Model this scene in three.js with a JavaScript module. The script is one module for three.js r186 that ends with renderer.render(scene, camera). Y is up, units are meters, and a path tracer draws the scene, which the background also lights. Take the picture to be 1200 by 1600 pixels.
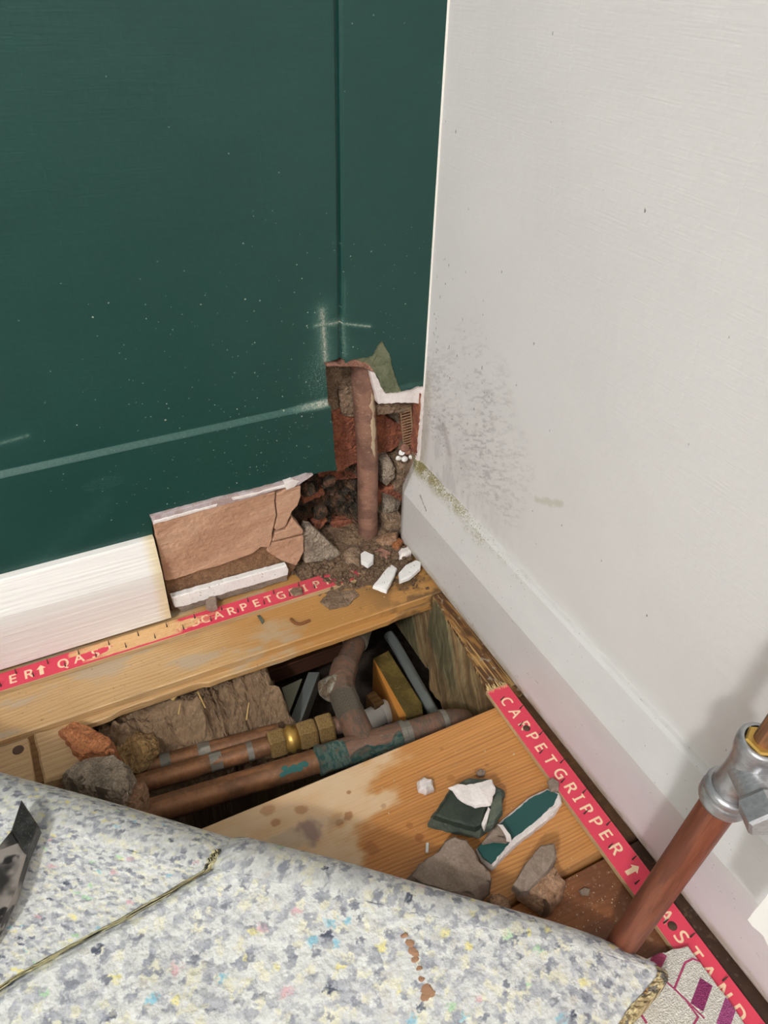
import * as THREE from 'three';
import { mergeGeometries, toCreasedNormals } from 'three/addons/utils/BufferGeometryUtils.js';
import { RectAreaLightUniformsLib } from 'three/addons/lights/RectAreaLightUniformsLib.js';

// ------------------------------------------------------------------ camera, light, exposure
const scene = new THREE.Scene();
scene.background = new THREE.Color(0x0a0a0a);
const FOCAL = 1200;                                   // in pixels of the 1200 x 1600 frame
const camera = new THREE.PerspectiveCamera(2 * Math.atan(800 / FOCAL) * 180 / Math.PI, 0.75, 0.02, 20);
camera.rotation.order = 'YXZ';
camera.position.set(-0.3801, 0.6153, 0.6432);
camera.rotation.set(-37.61 * Math.PI / 180, -27.54 * Math.PI / 180, 1.8 * Math.PI / 180);
camera.updateMatrixWorld(true);
const renderer = new THREE.WebGLRenderer({ antialias: true });
renderer.toneMapping = THREE.LinearToneMapping;
renderer.toneMappingExposure = 1.0;
renderer.shadowMap.enabled = true;
RectAreaLightUniformsLib.init();
const LAMP_POS = [-1.75, 2.12, 1.75], LAMP_R = 0.09, LAMP_POWER = 11.8;                    // unseen globe pendant, up on the camera's left, placed to light walls and floor
const unseenLamp = new THREE.PointLight(new THREE.Color(0.955, 0.98, 1), LAMP_POWER, 0, 2);
unseenLamp.position.set(...LAMP_POS); unseenLamp.shadow.radius = 4; unseenLamp.castShadow = true; scene.add(unseenLamp);
const FILL_POS = [-2.9, 1.45, 2.2], FILL_W = 1.1, FILL_H = 1.1, FILL_POWER = 5;      // added fill light out of view, shaped as a frosted window in the far wall
const windowFill = new THREE.RectAreaLight(new THREE.Color(0.94, 0.975, 1), FILL_POWER, FILL_W, FILL_H);
windowFill.position.set(FILL_POS[0] + 0.06, FILL_POS[1], FILL_POS[2]); windowFill.rotation.y = -Math.PI / 2; scene.add(windowFill);

// ------------------------------------------------------------------ helpers
function rng(seed) { let a = seed >>> 0; return () => { a = (a + 0x6D2B79F5) | 0; let t = Math.imul(a ^ (a >>> 15), 1 | a); t = (t + Math.imul(t ^ (t >>> 7), 61 | t)) ^ t; return ((t ^ (t >>> 14)) >>> 0) / 4294967296; }; }
function h3(x, y, z) { let h = Math.imul(x, 374761393) + Math.imul(y, 668265263) + Math.imul(z, 2147483647 - 1274126177); h = Math.imul(h ^ (h >>> 13), 1274126177); return ((h ^ (h >>> 16)) >>> 0) / 4294967296; }
const sm = t => t * t * (3 - 2 * t);
function n2(x, y, s = 0) {
  const X = Math.floor(x), Y = Math.floor(y), u = sm(x - X), v = sm(y - Y);
  const a = h3(X, Y, s), b = h3(X + 1, Y, s), c = h3(X, Y + 1, s), d = h3(X + 1, Y + 1, s);
  return a + (b - a) * u + (c - a) * v + (a - b - c + d) * u * v;
}
function n3(x, y, z, s = 0) { const Z = Math.floor(z), w = sm(z - Z); return n2(x, y, s + Z * 57) * (1 - w) + n2(x, y, s + (Z + 1) * 57) * w; }
function fbm(x, y, o = 4, s = 0) { let a = 0, k = 0.5, t = 0; for (let i = 0; i < o; i++) { a += k * n2(x, y, s + i * 13); t += k; x = x * 2.03 + 5.1; y = y * 2.03 + 1.7; k *= 0.5; } return a / t; }
function fbm3(x, y, z, o = 4, s = 0) { let a = 0, k = 0.5, t = 0; for (let i = 0; i < o; i++) { a += k * n3(x, y, z, s + i * 13); t += k; x *= 2.03; y *= 2.03; z *= 2.03; k *= 0.5; } return a / t; }
const clamp = (x, a = 0, b = 1) => Math.min(b, Math.max(a, x));
const ss = (a, b, x) => sm(clamp((x - a) / (b - a)));
const mix = (a, b, t) => [a[0] + (b[0] - a[0]) * t, a[1] + (b[1] - a[1]) * t, a[2] + (b[2] - a[2]) * t];
const lerp = (a, b, t) => a + (b - a) * t;
function dataTex(w, h, f, srgb = true) {
  const d = new Uint8Array(w * h * 4);
  for (let j = 0; j < h; j++) for (let i = 0; i < w; i++) {
    const c = f((i + 0.5) / w, (j + 0.5) / h), k = (j * w + i) * 4;
    d[k] = clamp(c[0], 0, 255); d[k + 1] = clamp(c[1], 0, 255); d[k + 2] = clamp(c[2], 0, 255); d[k + 3] = 255;
  }
  const t = new THREE.DataTexture(d, w, h, THREE.RGBAFormat);
  if (srgb) t.colorSpace = THREE.SRGBColorSpace;
  t.wrapS = t.wrapT = THREE.RepeatWrapping; t.magFilter = THREE.LinearFilter; t.minFilter = THREE.LinearMipmapLinearFilter; t.generateMipmaps = true; t.needsUpdate = true;
  return t;
}
const grayTex = (w, h, f) => dataTex(w, h, (u, v) => { const g = 255 * clamp(f(u, v)); return [g, g, g]; }, false);
function std(o) { return new THREE.MeshStandardMaterial({ roughness: 0.85, ...o }); }
// point where the sight line of a pixel of the photograph meets a plane of the room (axis = value)
const RAY = new THREE.Vector3();
function px(u, v, axis, val) {
  RAY.set((u - 600) / FOCAL, -(v - 800) / FOCAL, -1).applyQuaternion(camera.quaternion);
  const t = (val - camera.position[axis]) / RAY[axis];
  return camera.position.clone().addScaledVector(RAY, t);
}
const used = {};
function numbered(n) { used[n] = (used[n] ?? -1) + 1; return used[n] ? `${n}_${String(used[n]).padStart(3, '0')}` : n; }
function obj(name, geos, material, parent = scene) {
  const g = Array.isArray(geos) ? (geos.length > 1 ? mergeGeometries(geos.map(x => { const y = x.index ? x.toNonIndexed() : x; for (const k of Object.keys(y.attributes)) if (!['position', 'normal', 'uv'].includes(k)) y.deleteAttribute(k); return y; })) : geos[0]) : geos;
  const m = new THREE.Mesh(g, material); m.name = parent === scene ? numbered(name) : name; m.castShadow = m.receiveShadow = true; parent.add(m); return m;
}
function tag(o, label, category, group) { o.userData = { ...o.userData, label, category }; if (group) o.userData.group = group; return o; }
function thing(name, label, category, p = [0, 0, 0], group) { const o = new THREE.Group(); o.name = numbered(name); o.position.set(...p); scene.add(o); return tag(o, label, category, group); }
function struct(name, p = [0, 0, 0]) { const o = new THREE.Group(); o.name = name; o.position.set(...p); o.userData.kind = 'structure'; scene.add(o); return o; }
// a child built in world coordinates under a thing that sits at its own base
function part(name, geo, m, t) { const o = obj(name, geo, m, t); o.position.copy(t.position).multiplyScalar(-1); return o; }
function box(x0, x1, y0, y1, z0, z1) { const g = new THREE.BoxGeometry(x1 - x0, y1 - y0, z1 - z0); boxUV(g, (x0 + x1) / 2, (y0 + y1) / 2, (z0 + z1) / 2); g.translate((x0 + x1) / 2, (y0 + y1) / 2, (z0 + z1) / 2); return g; }
function boxUV(g, ox = 0, oy = 0, oz = 0) {
  const p = g.attributes.position, n = g.attributes.normal, uv = new Float32Array(p.count * 2);
  for (let i = 0; i < p.count; i++) {
    const x = p.getX(i) + ox, y = p.getY(i) + oy, z = p.getZ(i) + oz, ax = Math.abs(n.getX(i)), ay = Math.abs(n.getY(i)), az = Math.abs(n.getZ(i));
    if (ay >= ax && ay >= az) { uv[2 * i] = x; uv[2 * i + 1] = z; } else if (az >= ax) { uv[2 * i] = x; uv[2 * i + 1] = y; } else { uv[2 * i] = z; uv[2 * i + 1] = y; }
  }
  g.setAttribute('uv', new THREE.BufferAttribute(uv, 2)); return g;
}
// faceted lump: a ball cut by random planes, roughened; size in metres (half extents)
function lump(seed, sx, sy, sz, { cuts = 9, rough = 0.12, detail = 5, freq = 3, crease = 0.5, round = 0.85 } = {}) {
  const r = rng(seed), pl = [];
  for (let i = 0; i < cuts; i++) { const a = r() * 6.283, c = r() * 2 - 1, q = Math.sqrt(1 - c * c); pl.push([q * Math.cos(a), c, q * Math.sin(a), 0.62 + r() * 0.3]); }
  pl.push([0, -1, 0, 0.75]);
  let g = new THREE.IcosahedronGeometry(1, detail); const p = g.attributes.position;
  for (let i = 0; i < p.count; i++) {
    const x = p.getX(i), y = p.getY(i), z = p.getZ(i); let d = round;
    for (const [a, b, c, o] of pl) { const k = a * x + b * y + c * z; if (k > 0.05) d = Math.min(d, o * round / k); }
    d *= 1 + rough * (fbm3(x * freq + 9, y * freq + 3, z * freq + 7, 4, seed) - 0.5) * 2;
    p.setXYZ(i, x * d * sx, y * d * sy, z * d * sz);
  }
  g.deleteAttribute('normal'); g.deleteAttribute('uv'); g.computeVertexNormals(); g = toCreasedNormals(g, crease); boxUV(g); return g;
}
function cylBetween(a, b, r0, r1 = r0, seg = 28) {
  const A = new THREE.Vector3(...a), B = new THREE.Vector3(...b), L = A.distanceTo(B);
  const g = new THREE.CylinderGeometry(r1, r0, L, seg, 1); g.translate(0, L / 2, 0);
  g.applyQuaternion(new THREE.Quaternion().setFromUnitVectors(new THREE.Vector3(0, 1, 0), B.clone().sub(A).normalize())); g.translate(...A.toArray()); return g;
}
function latheAt(o, dir, prof, seg = 32) {
  const g = new THREE.LatheGeometry(prof.map(q => new THREE.Vector2(q[0], q[1])), seg);
  g.applyQuaternion(new THREE.Quaternion().setFromUnitVectors(new THREE.Vector3(0, 1, 0), new THREE.Vector3(...dir).normalize())); g.translate(...o); return g;
}
function hexNut(o, dir, R, L) {
  const prof = [[0.001, 0], [R * 0.9, 0], [R, L * 0.12], [R, L * 0.88], [R * 0.9, L], [0.001, L]];
  return toCreasedNormals(latheAt(o, dir, prof, 6).toNonIndexed(), 0.4);
}
function tube(pts, r, seg = 40, rad = 24) { return new THREE.TubeGeometry(new THREE.CatmullRomCurve3(pts.map(p => new THREE.Vector3(...p)), false, 'catmullrom', 0.3), seg, r, rad, false); }
// polygon edges subdivided and roughened
function jag(pts, step, amp, seed) {
  const out = [], r = rng(seed);
  for (let i = 0; i < pts.length; i++) {
    const a = pts[i], b = pts[(i + 1) % pts.length], L = Math.hypot(b[0] - a[0], b[1] - a[1]), n = L > 0.6 ? 1 : Math.max(1, Math.round(L / step));
    for (let k = 0; k < n; k++) { const t = k / n; out.push([lerp(a[0], b[0], t) + (k ? (r() - 0.5) * 2 * amp : 0), lerp(a[1], b[1], t) + (k ? (r() - 0.5) * 2 * amp : 0)]); }
  }
  return out;
}
function jagLine(pts, step, amp, seed) { const q = jag([...pts, [pts[pts.length - 1][0] + 9, pts[pts.length - 1][1]]], step, amp, seed), e = pts[pts.length - 1], k = q.findIndex(p => p[0] === e[0] && p[1] === e[1]); return q.slice(0, k + 1); }
function shapeOf(pts) { const s = new THREE.Shape(); pts.forEach((p, i) => i ? s.lineTo(p[0], p[1]) : s.moveTo(p[0], p[1])); s.closePath(); return s; }
// slab standing in the plane of the left wall: outline in (x, y), front at z, thickness th behind it
function wallSlab(pts, z, th, bevel = 0) {
  const g = new THREE.ExtrudeGeometry(shapeOf(pts), { depth: th - bevel * 2, bevelEnabled: bevel > 0, bevelSize: bevel, bevelThickness: bevel, bevelOffset: -bevel, bevelSegments: 1 });
  g.translate(0, 0, z - th + bevel); boxUV(g); return g;
}
// slab lying flat: outline in (x, z), top at y
function flatSlab(pts, y, th, bevel = 0) {
  const g = new THREE.ExtrudeGeometry(shapeOf(pts.map(p => [p[0], -p[1]])), { depth: th - bevel * 2, bevelEnabled: bevel > 0, bevelSize: bevel, bevelThickness: bevel, bevelOffset: -bevel, bevelSegments: 1 });
  g.rotateX(-Math.PI / 2); g.translate(0, y - th + bevel, 0); boxUV(g); return g;
}
const onWall = (list, z = 0) => list.map(([u, v]) => { const q = px(u, v, 'z', z); return [q.x, q.y]; });
const onFlat = (list, y = 0) => list.map(([u, v]) => { const q = px(u, v, 'y', y); return [q.x, q.z]; });
// closed sheet between a top and a bottom grid
function gridSolid(top, bottom, nu, nv, uvf) {
  const P = [], U = [], I = []; const W = nu + 1, N = W * (nv + 1);
  for (const f of [top, bottom]) for (let j = 0; j <= nv; j++) for (let i = 0; i <= nu; i++) { const q = f(i / nu, j / nv); P.push(q[0], q[1], q[2]); const t = uvf ? uvf(i / nu, j / nv) : [q[0], q[2]]; U.push(t[0], t[1]); }
  for (let j = 0; j < nv; j++) for (let i = 0; i < nu; i++) { const a = j * W + i, b = a + 1, c = a + W, d = c + 1; I.push(a, c, b, b, c, d, N + a, N + b, N + c, N + b, N + d, N + c); }
  const side = (a, b) => I.push(a, b, N + a, b, N + b, N + a);
  for (let i = 0; i < nu; i++) { side(i, i + 1); side(nv * W + i + 1, nv * W + i); }
  for (let j = 0; j < nv; j++) { side((j + 1) * W, j * W); side(j * W + nu, (j + 1) * W + nu); }
  const g = new THREE.BufferGeometry(); g.setAttribute('position', new THREE.Float32BufferAttribute(P, 3)); g.setAttribute('uv', new THREE.Float32BufferAttribute(U, 2)); g.setIndex(I);
  g.computeVertexNormals(); return g;
}
function creased(g, a = 0.6) { const q = toCreasedNormals(g, a); return q; }

// ------------------------------------------------------------------ textures and materials
const SP = 0.62;                                       // metres of wall that the wall textures cover
const specks = (() => { const r = rng(5), a = []; for (let i = 0; i < 520; i++) { const d = Math.pow(r(), 0.8) * 0.2, t = r() * 6.283; a.push([-0.155 + Math.cos(t) * d * 1.2, 0.215 + Math.sin(t) * d, 0.00035 + r() * r() * 0.0006, 0.3 + r() * 0.6]); } for (let i = 0; i < 60; i++) a.push([-r() * 0.4, r() * 0.57, 0.0003 + r() * 0.0005, 0.3 + r() * 0.3]); return a; })();
function speckGrid(list, cell) { const m = new Map(); for (const s of list) { const k = Math.floor(s[0] / cell) + ',' + Math.floor(s[1] / cell); if (!m.has(k)) m.set(k, []); m.get(k).push(s); } return (x, y) => { let best = 0; const X = Math.floor(x / cell), Y = Math.floor(y / cell); for (let i = -1; i < 2; i++) for (let j = -1; j < 2; j++) for (const s of m.get((X + i) + ',' + (Y + j)) || []) { const d = Math.hypot(x - s[0], (y - s[1]) * (s[4] || 1)); if (d < s[2]) best = Math.max(best, s[3]); } return best; }; }
const greenSpeck = speckGrid(specks, 0.004);
const PXW = (u, v) => { const q = px(u, v, 'z', 0); return [q.x, q.y]; };
function segDist(x, y, a, b) { const dx = b[0] - a[0], dy = b[1] - a[1], t = clamp(((x - a[0]) * dx + (y - a[1]) * dy) / (dx * dx + dy * dy)); return Math.hypot(x - a[0] - dx * t, y - a[1] - dy * t); }
const scuffs = [  // sanded and scratched lines: a, b, core half width, dust half width, strength
  [PXW(506, 488), PXW(511, 566), 0.0004, 0.0115, 0.95], [PXW(496, 511), PXW(536, 506), 0.0004, 0.007, 0.85], [PXW(536, 506), PXW(578, 510), 0.0005, 0.003, 0.8],
  [PXW(536, 500), PXW(540, 556), 0.0002, 0.009, 0.45], [PXW(539, 440), PXW(539, 500), 0.0002, 0.004, 0.2], [PXW(0, 697), PXW(44, 684), 0.0008, 0.004, 0.4]];
const gLow = [PXW(60, 880), PXW(160, 790)];
const greenFn = (u, v) => {
  const x = -SP + u * SP, y = v * SP;
  let c = [17, 61, 54]; const t = fbm(x * 14, y * 14, 3, 3) - 0.5, br = fbm(x * 60, y * 900, 3, 8) - 0.5;
  c = c.map((k, i) => k * (1 + 0.10 * t + 0.07 * br) + (i === 0 ? t * 6 : 0));
  let w = 0;
  for (const [a, b, r0, r1, k] of scuffs) { const d = segDist(x, y, a, b) + (n2(x * 900, y * 900, 4) - 0.5) * 0.0006; w = Math.max(w, k * (d < r0 ? 0.35 + 0.65 * n2(x * 500, y * 500, 16) : 0.8 * Math.exp(-Math.pow((d - r0) / r1, 0.8) * 2.4) * (0.35 + 1.0 * n2(x * 1500, y * 900, 6)))); }
  const db = Math.abs(y - 0.2195), bx = ss(-0.165, -0.118, x) * ss(-0.10, -0.106, x); w = Math.max(w, (0.16 + 0.6 * bx) * ss(0.0045 + 0.003 * bx, 0.001, db) * (0.4 + 0.8 * n2(x * 1200, y * 1200, 2)));
  const dh = Math.hypot((x + 0.118) * 1.6, y - 0.25); w = Math.max(w, 0.4 * ss(0.05, 0.005, dh) * ss(0.58, 0.75, n2(x * 1700, y * 1700, 9)));
  // faint curved scratches left of the hole and rubbed dust near the skirting
  const sx = (x + 0.345) / 0.022, sy = (y - 0.187) / 0.008; if (sx * sx + sy * sy < 1) { const k = Math.sin((y - 0.05 * (x + 0.345) - 3 * (x + 0.345) ** 2) * 3400 + 5 * n2(x * 300, y * 300)); w = Math.max(w, 0.26 * ss(0.75, 1, k) * ss(1, 0.6, sx * sx + sy * sy)); }
  const dl = segDist(x, y, gLow[0], gLow[1]); w = Math.max(w, 0.10 * ss(0.02, 0, dl) * fbm(x * 150, y * 150, 3, 1));
  w = Math.max(w, greenSpeck(x, y));
  return mix(c, [206, 190, 172], clamp(w));
};
const greenTex = dataTex(1536, 1536, greenFn);
greenTex.wrapS = greenTex.wrapT = THREE.MirroredRepeatWrapping; greenTex.repeat.set(1 / SP, 1 / SP); greenTex.offset.set(1, 0);
const brushBump = grayTex(512, 512, (u, v) => 0.5 + 0.5 * (fbm(u * 10, v * 160, 3, 5) - 0.5) + 0.3 * (fbm(u * 40, v * 40, 2, 7) - 0.5)); brushBump.repeat.set(6, 6);
const M = {};
M.green = std({ map: greenTex, roughness: 0.42, bumpMap: brushBump, bumpScale: 0.00025 });

const wallSpecks = (() => { const r = rng(17), a = []; for (let i = 0; i < 70; i++) { const z = 0.01 + r() * r() * 0.22, y = 0.13 + r() * 0.24; a.push([z, y, 0.0003 + r() * 0.0005, 0.3 + r() * 0.4, 0.3 + r() * 0.4]); } for (let i = 0; i < 28; i++) a.push([r() * 0.5, 0.12 + r() * 0.45, 0.0002 + r() * 0.0005, 0.3 + r() * 0.4, 0.5]); return a; })();
const whiteSpeck = speckGrid(wallSpecks, 0.005);
const stA = (q => [q.z, q.y])(px(838, 781, 'x', 0)), stB = (q => [q.z, q.y])(px(876, 788, 'x', 0));
const whiteTex = dataTex(1536, 1536, (u, v) => {
  const z = u * SP, y = v * SP; let c = [212, 208, 204];
  const f = fbm(z * 12, y * 12, 3, 2) - 0.5; c = c.map(k => k * (1 + 0.03 * f));
  // grey smudged dirt spread out from the damaged corner
  const d = Math.hypot((z - 0.085) / 0.115, (y - 0.215) / 0.095) + (fbm(z * 22, y * 22, 3, 41) - 0.5) * 0.7; let k = ss(1.1, 0.35, d);
  const a1 = z * 0.88 + y * 0.48, b1 = -z * 0.48 + y * 0.88, streak = fbm(a1 * 130, b1 * 420, 4, 9), fine = fbm(z * 620, y * 620, 3, 21), big = fbm(z * 45, y * 45, 3, 51);
  k *= 0.06 + 0.85 * ss(0.44, 0.74, streak * 0.55 + fine * 0.25 + big * 0.22);
  const core = ss(1, 0.2, Math.hypot((z - 0.070) / 0.045, (y - 0.235) / 0.028)); k *= 1 - 0.7 * core;
  const low = ss(0.12, 0, y - 0.12) * ss(0.24, 0.03, z) * (0.2 + 0.8 * ss(0.4, 0.7, fbm(z * 150, y * 60, 4, 5)));
  k = clamp(Math.max(k, low * 0.5));
  c = mix(c, [138, 131, 130], k * 0.60);
  const edge = ss(0.022, 0.004, z) * ss(0.26, 0.2, y) * (0.4 + 0.8 * fbm(z * 200, y * 120, 3, 8)); c = mix(c, [142, 128, 108], clamp(edge * 0.55));
  const st = segDist(z, y, stA, stB); c = mix(c, [170, 166, 140], 0.4 * ss(0.005, 0.001, st + (fbm(z * 200, y * 200, 2, 3) - 0.5) * 0.004));
  const st2 = segDist(z, y, [0.045, 0.19], [0.062, 0.165]); c = mix(c, [160, 150, 146], 0.5 * ss(0.008, 0.001, st2));
  c = mix(c, [84, 78, 74], whiteSpeck(z, y));
  return c;
});
whiteTex.wrapS = whiteTex.wrapT = THREE.MirroredRepeatWrapping; whiteTex.repeat.set(1 / SP, 1 / SP);
M.white = std({ map: whiteTex, roughness: 0.62, bumpMap: brushBump, bumpScale: 0.0003 });
M.roomWhite = std({ color: 0xcfccc8, roughness: 0.9 });
M.caulk = std({ color: 0xe9e4da, roughness: 0.6 });

// skirtings: u along the run in metres, v across the profile
const skirtR = dataTex(1536, 384, (u, v) => {
  const s = u * 0.66, q = v * 0.15; let c = [203, 200, 196];     // q 0.024 is the foot of the face, 0.097 the arris, 0.13 to 0.144 the rounded top
  c = mix(c, [204, 190, 194], ss(0.12, 0.45, s) * ss(0.1, 0.08, q) * 0.5);  // pinkish reflected light painted on the lower face
  const dens = n2(s * 1500, q * 1500, 1) * 0.6 + 0.4 * fbm(s * 120, q * 120, 3, 6);
  const mold = ss(0.122, 0.136, q + (fbm(s * 60, q * 60, 3, 4) - 0.5) * 0.012) * ss(0.30, 0.02, s) * ss(0.62 - 0.28 * ss(0.22, 0.0, s), 0.74 - 0.2 * ss(0.22, 0, s), dens);
  c = mix(c, [104, 92, 40], mold * 0.85);
  const endm = ss(0.02, 0.002, s) * ss(0.5, 0.7, dens); c = mix(c, [120, 108, 74], endm * 0.75);
  const sp = n2(s * 900, q * 900, 31); c = mix(c, [120, 110, 102], ss(0.9, 0.96, sp) * 0.5 * ss(0.34, 0.05, s));
  const sp2 = n2(s * 300, q * 500, 33); c = mix(c, [84, 76, 70], ss(0.965, 0.99, sp2) * 0.7);
  const dirt = ss(0.036, 0.023, q) * fbm(s * 100, q * 300, 3, 2); c = mix(c, [130, 108, 76], dirt * 0.8);
  const crack = segDist(s, q, [0.040, 0.112], [0.062, 0.104]); c = mix(c, [130, 122, 112], ss(0.0010, 0.0002, crack + (n2(s * 500, q * 500) - 0.5) * 0.002) * 0.8);
  const f = fbm(s * 30, q * 60, 3, 8) - 0.5; return c.map(k => k * (1 + 0.035 * f));
});
M.skirtRight = std({ map: skirtR, roughness: 0.42, bumpMap: brushBump, bumpScale: 0.0002 }); skirtR.wrapS = THREE.MirroredRepeatWrapping;
const skirtL = dataTex(1024, 512, (u, v) => {
  const s = u * 0.3, q = v * 0.15; let c = [232, 227, 221];
  const br = fbm(s * 14, q * 420, 3, 3) - 0.5; c = c.map(k => k * (1 + 0.06 * br));
  c = mix(c, [226, 208, 204], ss(0.02, 0.05, q) * ss(0.085, 0.06, q) * 0.5);
  c = mix(c, [216, 196, 150], ss(0.022, 0.0, q + (fbm(s * 20, 0, 2, 1) - 0.5) * 0.02) * 0.75);
  c = mix(c, [214, 190, 140], ss(0.016, 0.0, s) * 0.7);
  return c;
});
M.skirtLeft = std({ map: skirtL, roughness: 0.5 }); skirtL.wrapS = THREE.MirroredRepeatWrapping;
M.skirtLeft.bumpMap = grayTex(512, 512, (u, v) => 0.5 + 0.9 * (fbm(u * 4, v * 70, 3, 3) - 0.5)); M.skirtLeft.bumpScale = 0.0006;

// wood: u across the metres along the grain (x), v across it
function woodTex(w, h, Lx, Lz, base, dark, light, extra, seed, ringF = 150, contrast = 1) {
  return dataTex(w, h, (u, v) => {
    const x = u * Lx, z = v * Lz, wv = fbm(x * 3, z * 9, 3, seed) * 0.035 + fbm(x * 14, z * 40, 2, seed + 2) * 0.003;
    const r = (z + wv) * ringF, fr = r - Math.floor(r); let k = Math.pow(fr, 2.4) * ss(1, 0.86, fr);
    k = k * (0.45 + 0.7 * n2(Math.floor(r) * 7.3, x * 2, seed + 5)) * contrast;
    const fib = fbm(x * 40, z * 2200, 3, seed + 7) - 0.5;
    let c = mix(light, base, clamp(0.5 + 1.1 * (fbm(x * 6, z * 20, 3, seed + 9) - 0.5))); c = mix(c, dark, clamp(k * 0.75)); c = c.map(q => q * (1 + 0.22 * fib));
    return extra ? extra(c, x, z) : c;
  });
}
function blot(c, x, z, list, col) { for (const [bx, bz, rx, rz, k, cc] of list) { const d = Math.hypot((x - bx) / rx, (z - bz) / rz) + (fbm(x * 180, z * 180, 3, 77) - 0.5) * 0.9; c = mix(c, cc || col, k * ss(1.05, 0.55, d)); } return c; }
const PXF = (u, v) => { const q = px(u, v, 'y', 0); return [q.x, q.z]; };
// near board: x from -0.62 to 0, z from 0.26 to 0.44
const nearBlots = [[430, 1285, 14, 0.5], [470, 1265, 16, 0.45], [420, 1265, 20, 0.35], [545, 1275, 14, 0.6], [530, 1285, 10, 0.5], [655, 1308, 14, 0.6], [640, 1290, 8, 0.4], [580, 1325, 22, 0.4], [705, 1215, 12, 0.35], [745, 1205, 9, 0.4], [760, 1195, 9, 0.4], [545, 1238, 7, 0.6], [600, 1260, 9, 0.3], [820, 1290, 9, 0.3], [840, 1180, 7, 0.4], [690, 1170, 6, 0.3]].map(([u, v, r, k]) => { const q = PXF(u, v); return [q[0] + 0.62, q[1] - 0.26, r / 2700, r / 3000, k * 0.85, [124, 66, 30]]; });
const purple = PXF(485, 1300);
const boardATex = woodTex(2048, 640, 0.62, 0.18, [184, 122, 64], [124, 70, 28], [204, 148, 86], (c, x, z) => {
  const d = (x - 0.62) + 0.62, e = x + (z) * 0.75 + (fbm(x * 40, z * 60, 3, 5) - 0.5) * 0.10;   // pale dry patch on the left, its border slanting
  const k = ss(0.47, 0.43, e) * (0.75 + 0.35 * fbm(x * 60, z * 100, 3, 6)); c = mix(c, [214, 188, 156], clamp(k * 0.85));
  c = blot(c, x, z, nearBlots.map(q => q));
  c = mix(c, [110, 72, 72], 0.6 * ss(1.1, 0.3, Math.hypot((x - purple[0] - 0.62) / 0.012, (z - purple[1] + 0.26) / 0.014) + (fbm(x * 150, z * 150, 3, 4) - 0.5) * 1.2));
  c = mix(c, [150, 138, 128], 0.35 * ss(1.1, 0.5, Math.hypot((x - purple[0] - 0.62 + 0.012) / 0.034, (z - purple[1] + 0.26) / 0.014) + (fbm(x * 120, z * 120, 3, 14) - 0.5) * 1.4));
  c = mix(c, [66, 46, 34], ss(0.586, 0.592, x) * (0.6 + 0.4 * fbm(x * 300, z * 200, 3, 8)));
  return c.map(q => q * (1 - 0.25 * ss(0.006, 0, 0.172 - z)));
}, 3, 290, 0.85);
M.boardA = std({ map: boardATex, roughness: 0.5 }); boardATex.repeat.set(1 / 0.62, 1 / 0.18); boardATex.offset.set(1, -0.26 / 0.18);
const boardBTex = woodTex(1536, 512, 0.62, 0.18, [152, 90, 42], [96, 50, 20], [174, 112, 56], (c, x, z) => { const s = ss(0.47, 0.56, x + (fbm(x * 50, z * 50, 3, 3) - 0.5) * 0.08); c = mix(c, [80, 44, 26], s * 0.65); c = mix(c, [58, 42, 34], ss(0.586, 0.592, x) * (0.6 + 0.4 * fbm(x * 300, z * 200, 3, 8))); const d = ss(0.66, 0.8, fbm(x * 300, z * 300, 2, 5)); return mix(c, [158, 140, 116], d * 0.3); }, 11, 260, 0.7);
M.boardB = std({ map: boardBTex, roughness: 0.55 }); boardBTex.repeat.set(1 / 0.62, 1 / 0.18); boardBTex.offset.set(1, -0.43 / 0.18);
const backTex = woodTex(2048, 512, 0.62, 0.14, [190, 152, 104], [140, 98, 56], [208, 174, 128], (c, x, z) => {
  const r = ss(0.26, 0.44, x + (fbm(x * 20, z * 40, 3, 2) - 0.5) * 0.12); c = mix(c, [168, 112, 48], r * 0.6);
  const g = ss(0.55, 0.75, fbm(x * 22, z * 50, 4, 31)) * ss(0.5, 0.4, x); c = mix(c, [176, 160, 138], g * 0.7);
  const d = ss(0.48, 0.60, x) * ss(0.35, 0.6, fbm(x * 60, z * 60, 4, 6)); c = mix(c, [92, 70, 46], d * 0.8);
  const sp = n2(x * 700, z * 700, 3); c = mix(c, [120, 84, 50], ss(0.93, 0.97, sp) * 0.6);
  return c;
}, 21, 260, 0.7);
M.backBoard = std({ map: backTex, roughness: 0.6 }); backTex.repeat.set(1 / 0.62, 1 / 0.14); backTex.offset.set(1, 0);
const rotTex = dataTex(1024, 512, (u, v) => {   // stained joist: u along z (0.35 m), v height (0.2 m); fibres run down the face
  const z = u * 0.35, y = v * 0.2; let c = [128, 102, 68]; const wz = z + y * 0.55 + (fbm(z * 20, y * 20, 3, 6) - 0.5) * 0.02;
  const f = fbm(wz * 110, y * 16, 4, 2); c = mix(c, [152, 122, 84], ss(0.35, 0.7, f)); c = mix(c, [104, 78, 48], ss(0.55, 0.35, f) * 0.5);
  const g = ss(0.32, 0.6, fbm(wz * 34, y * 18, 4, 8)) * ss(0.14, 0.06, z) * ss(0.03, 0.09, y); c = mix(c, [78, 78, 54], g * 0.75);
  const st = ss(0.58, 0.72, fbm(wz * 330, y * 16, 3, 12)); c = mix(c, [172, 160, 122], st * 0.45 * ss(0.15, 0.08, z));
  c = mix(c, [92, 56, 28], ss(0.12, 0.17, z) * ss(0.09, 0.12, y) * 0.8);
  return c.map(q => q * (0.85 + 0.3 * fbm(z * 300, y * 120, 3, 30)));
});
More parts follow.
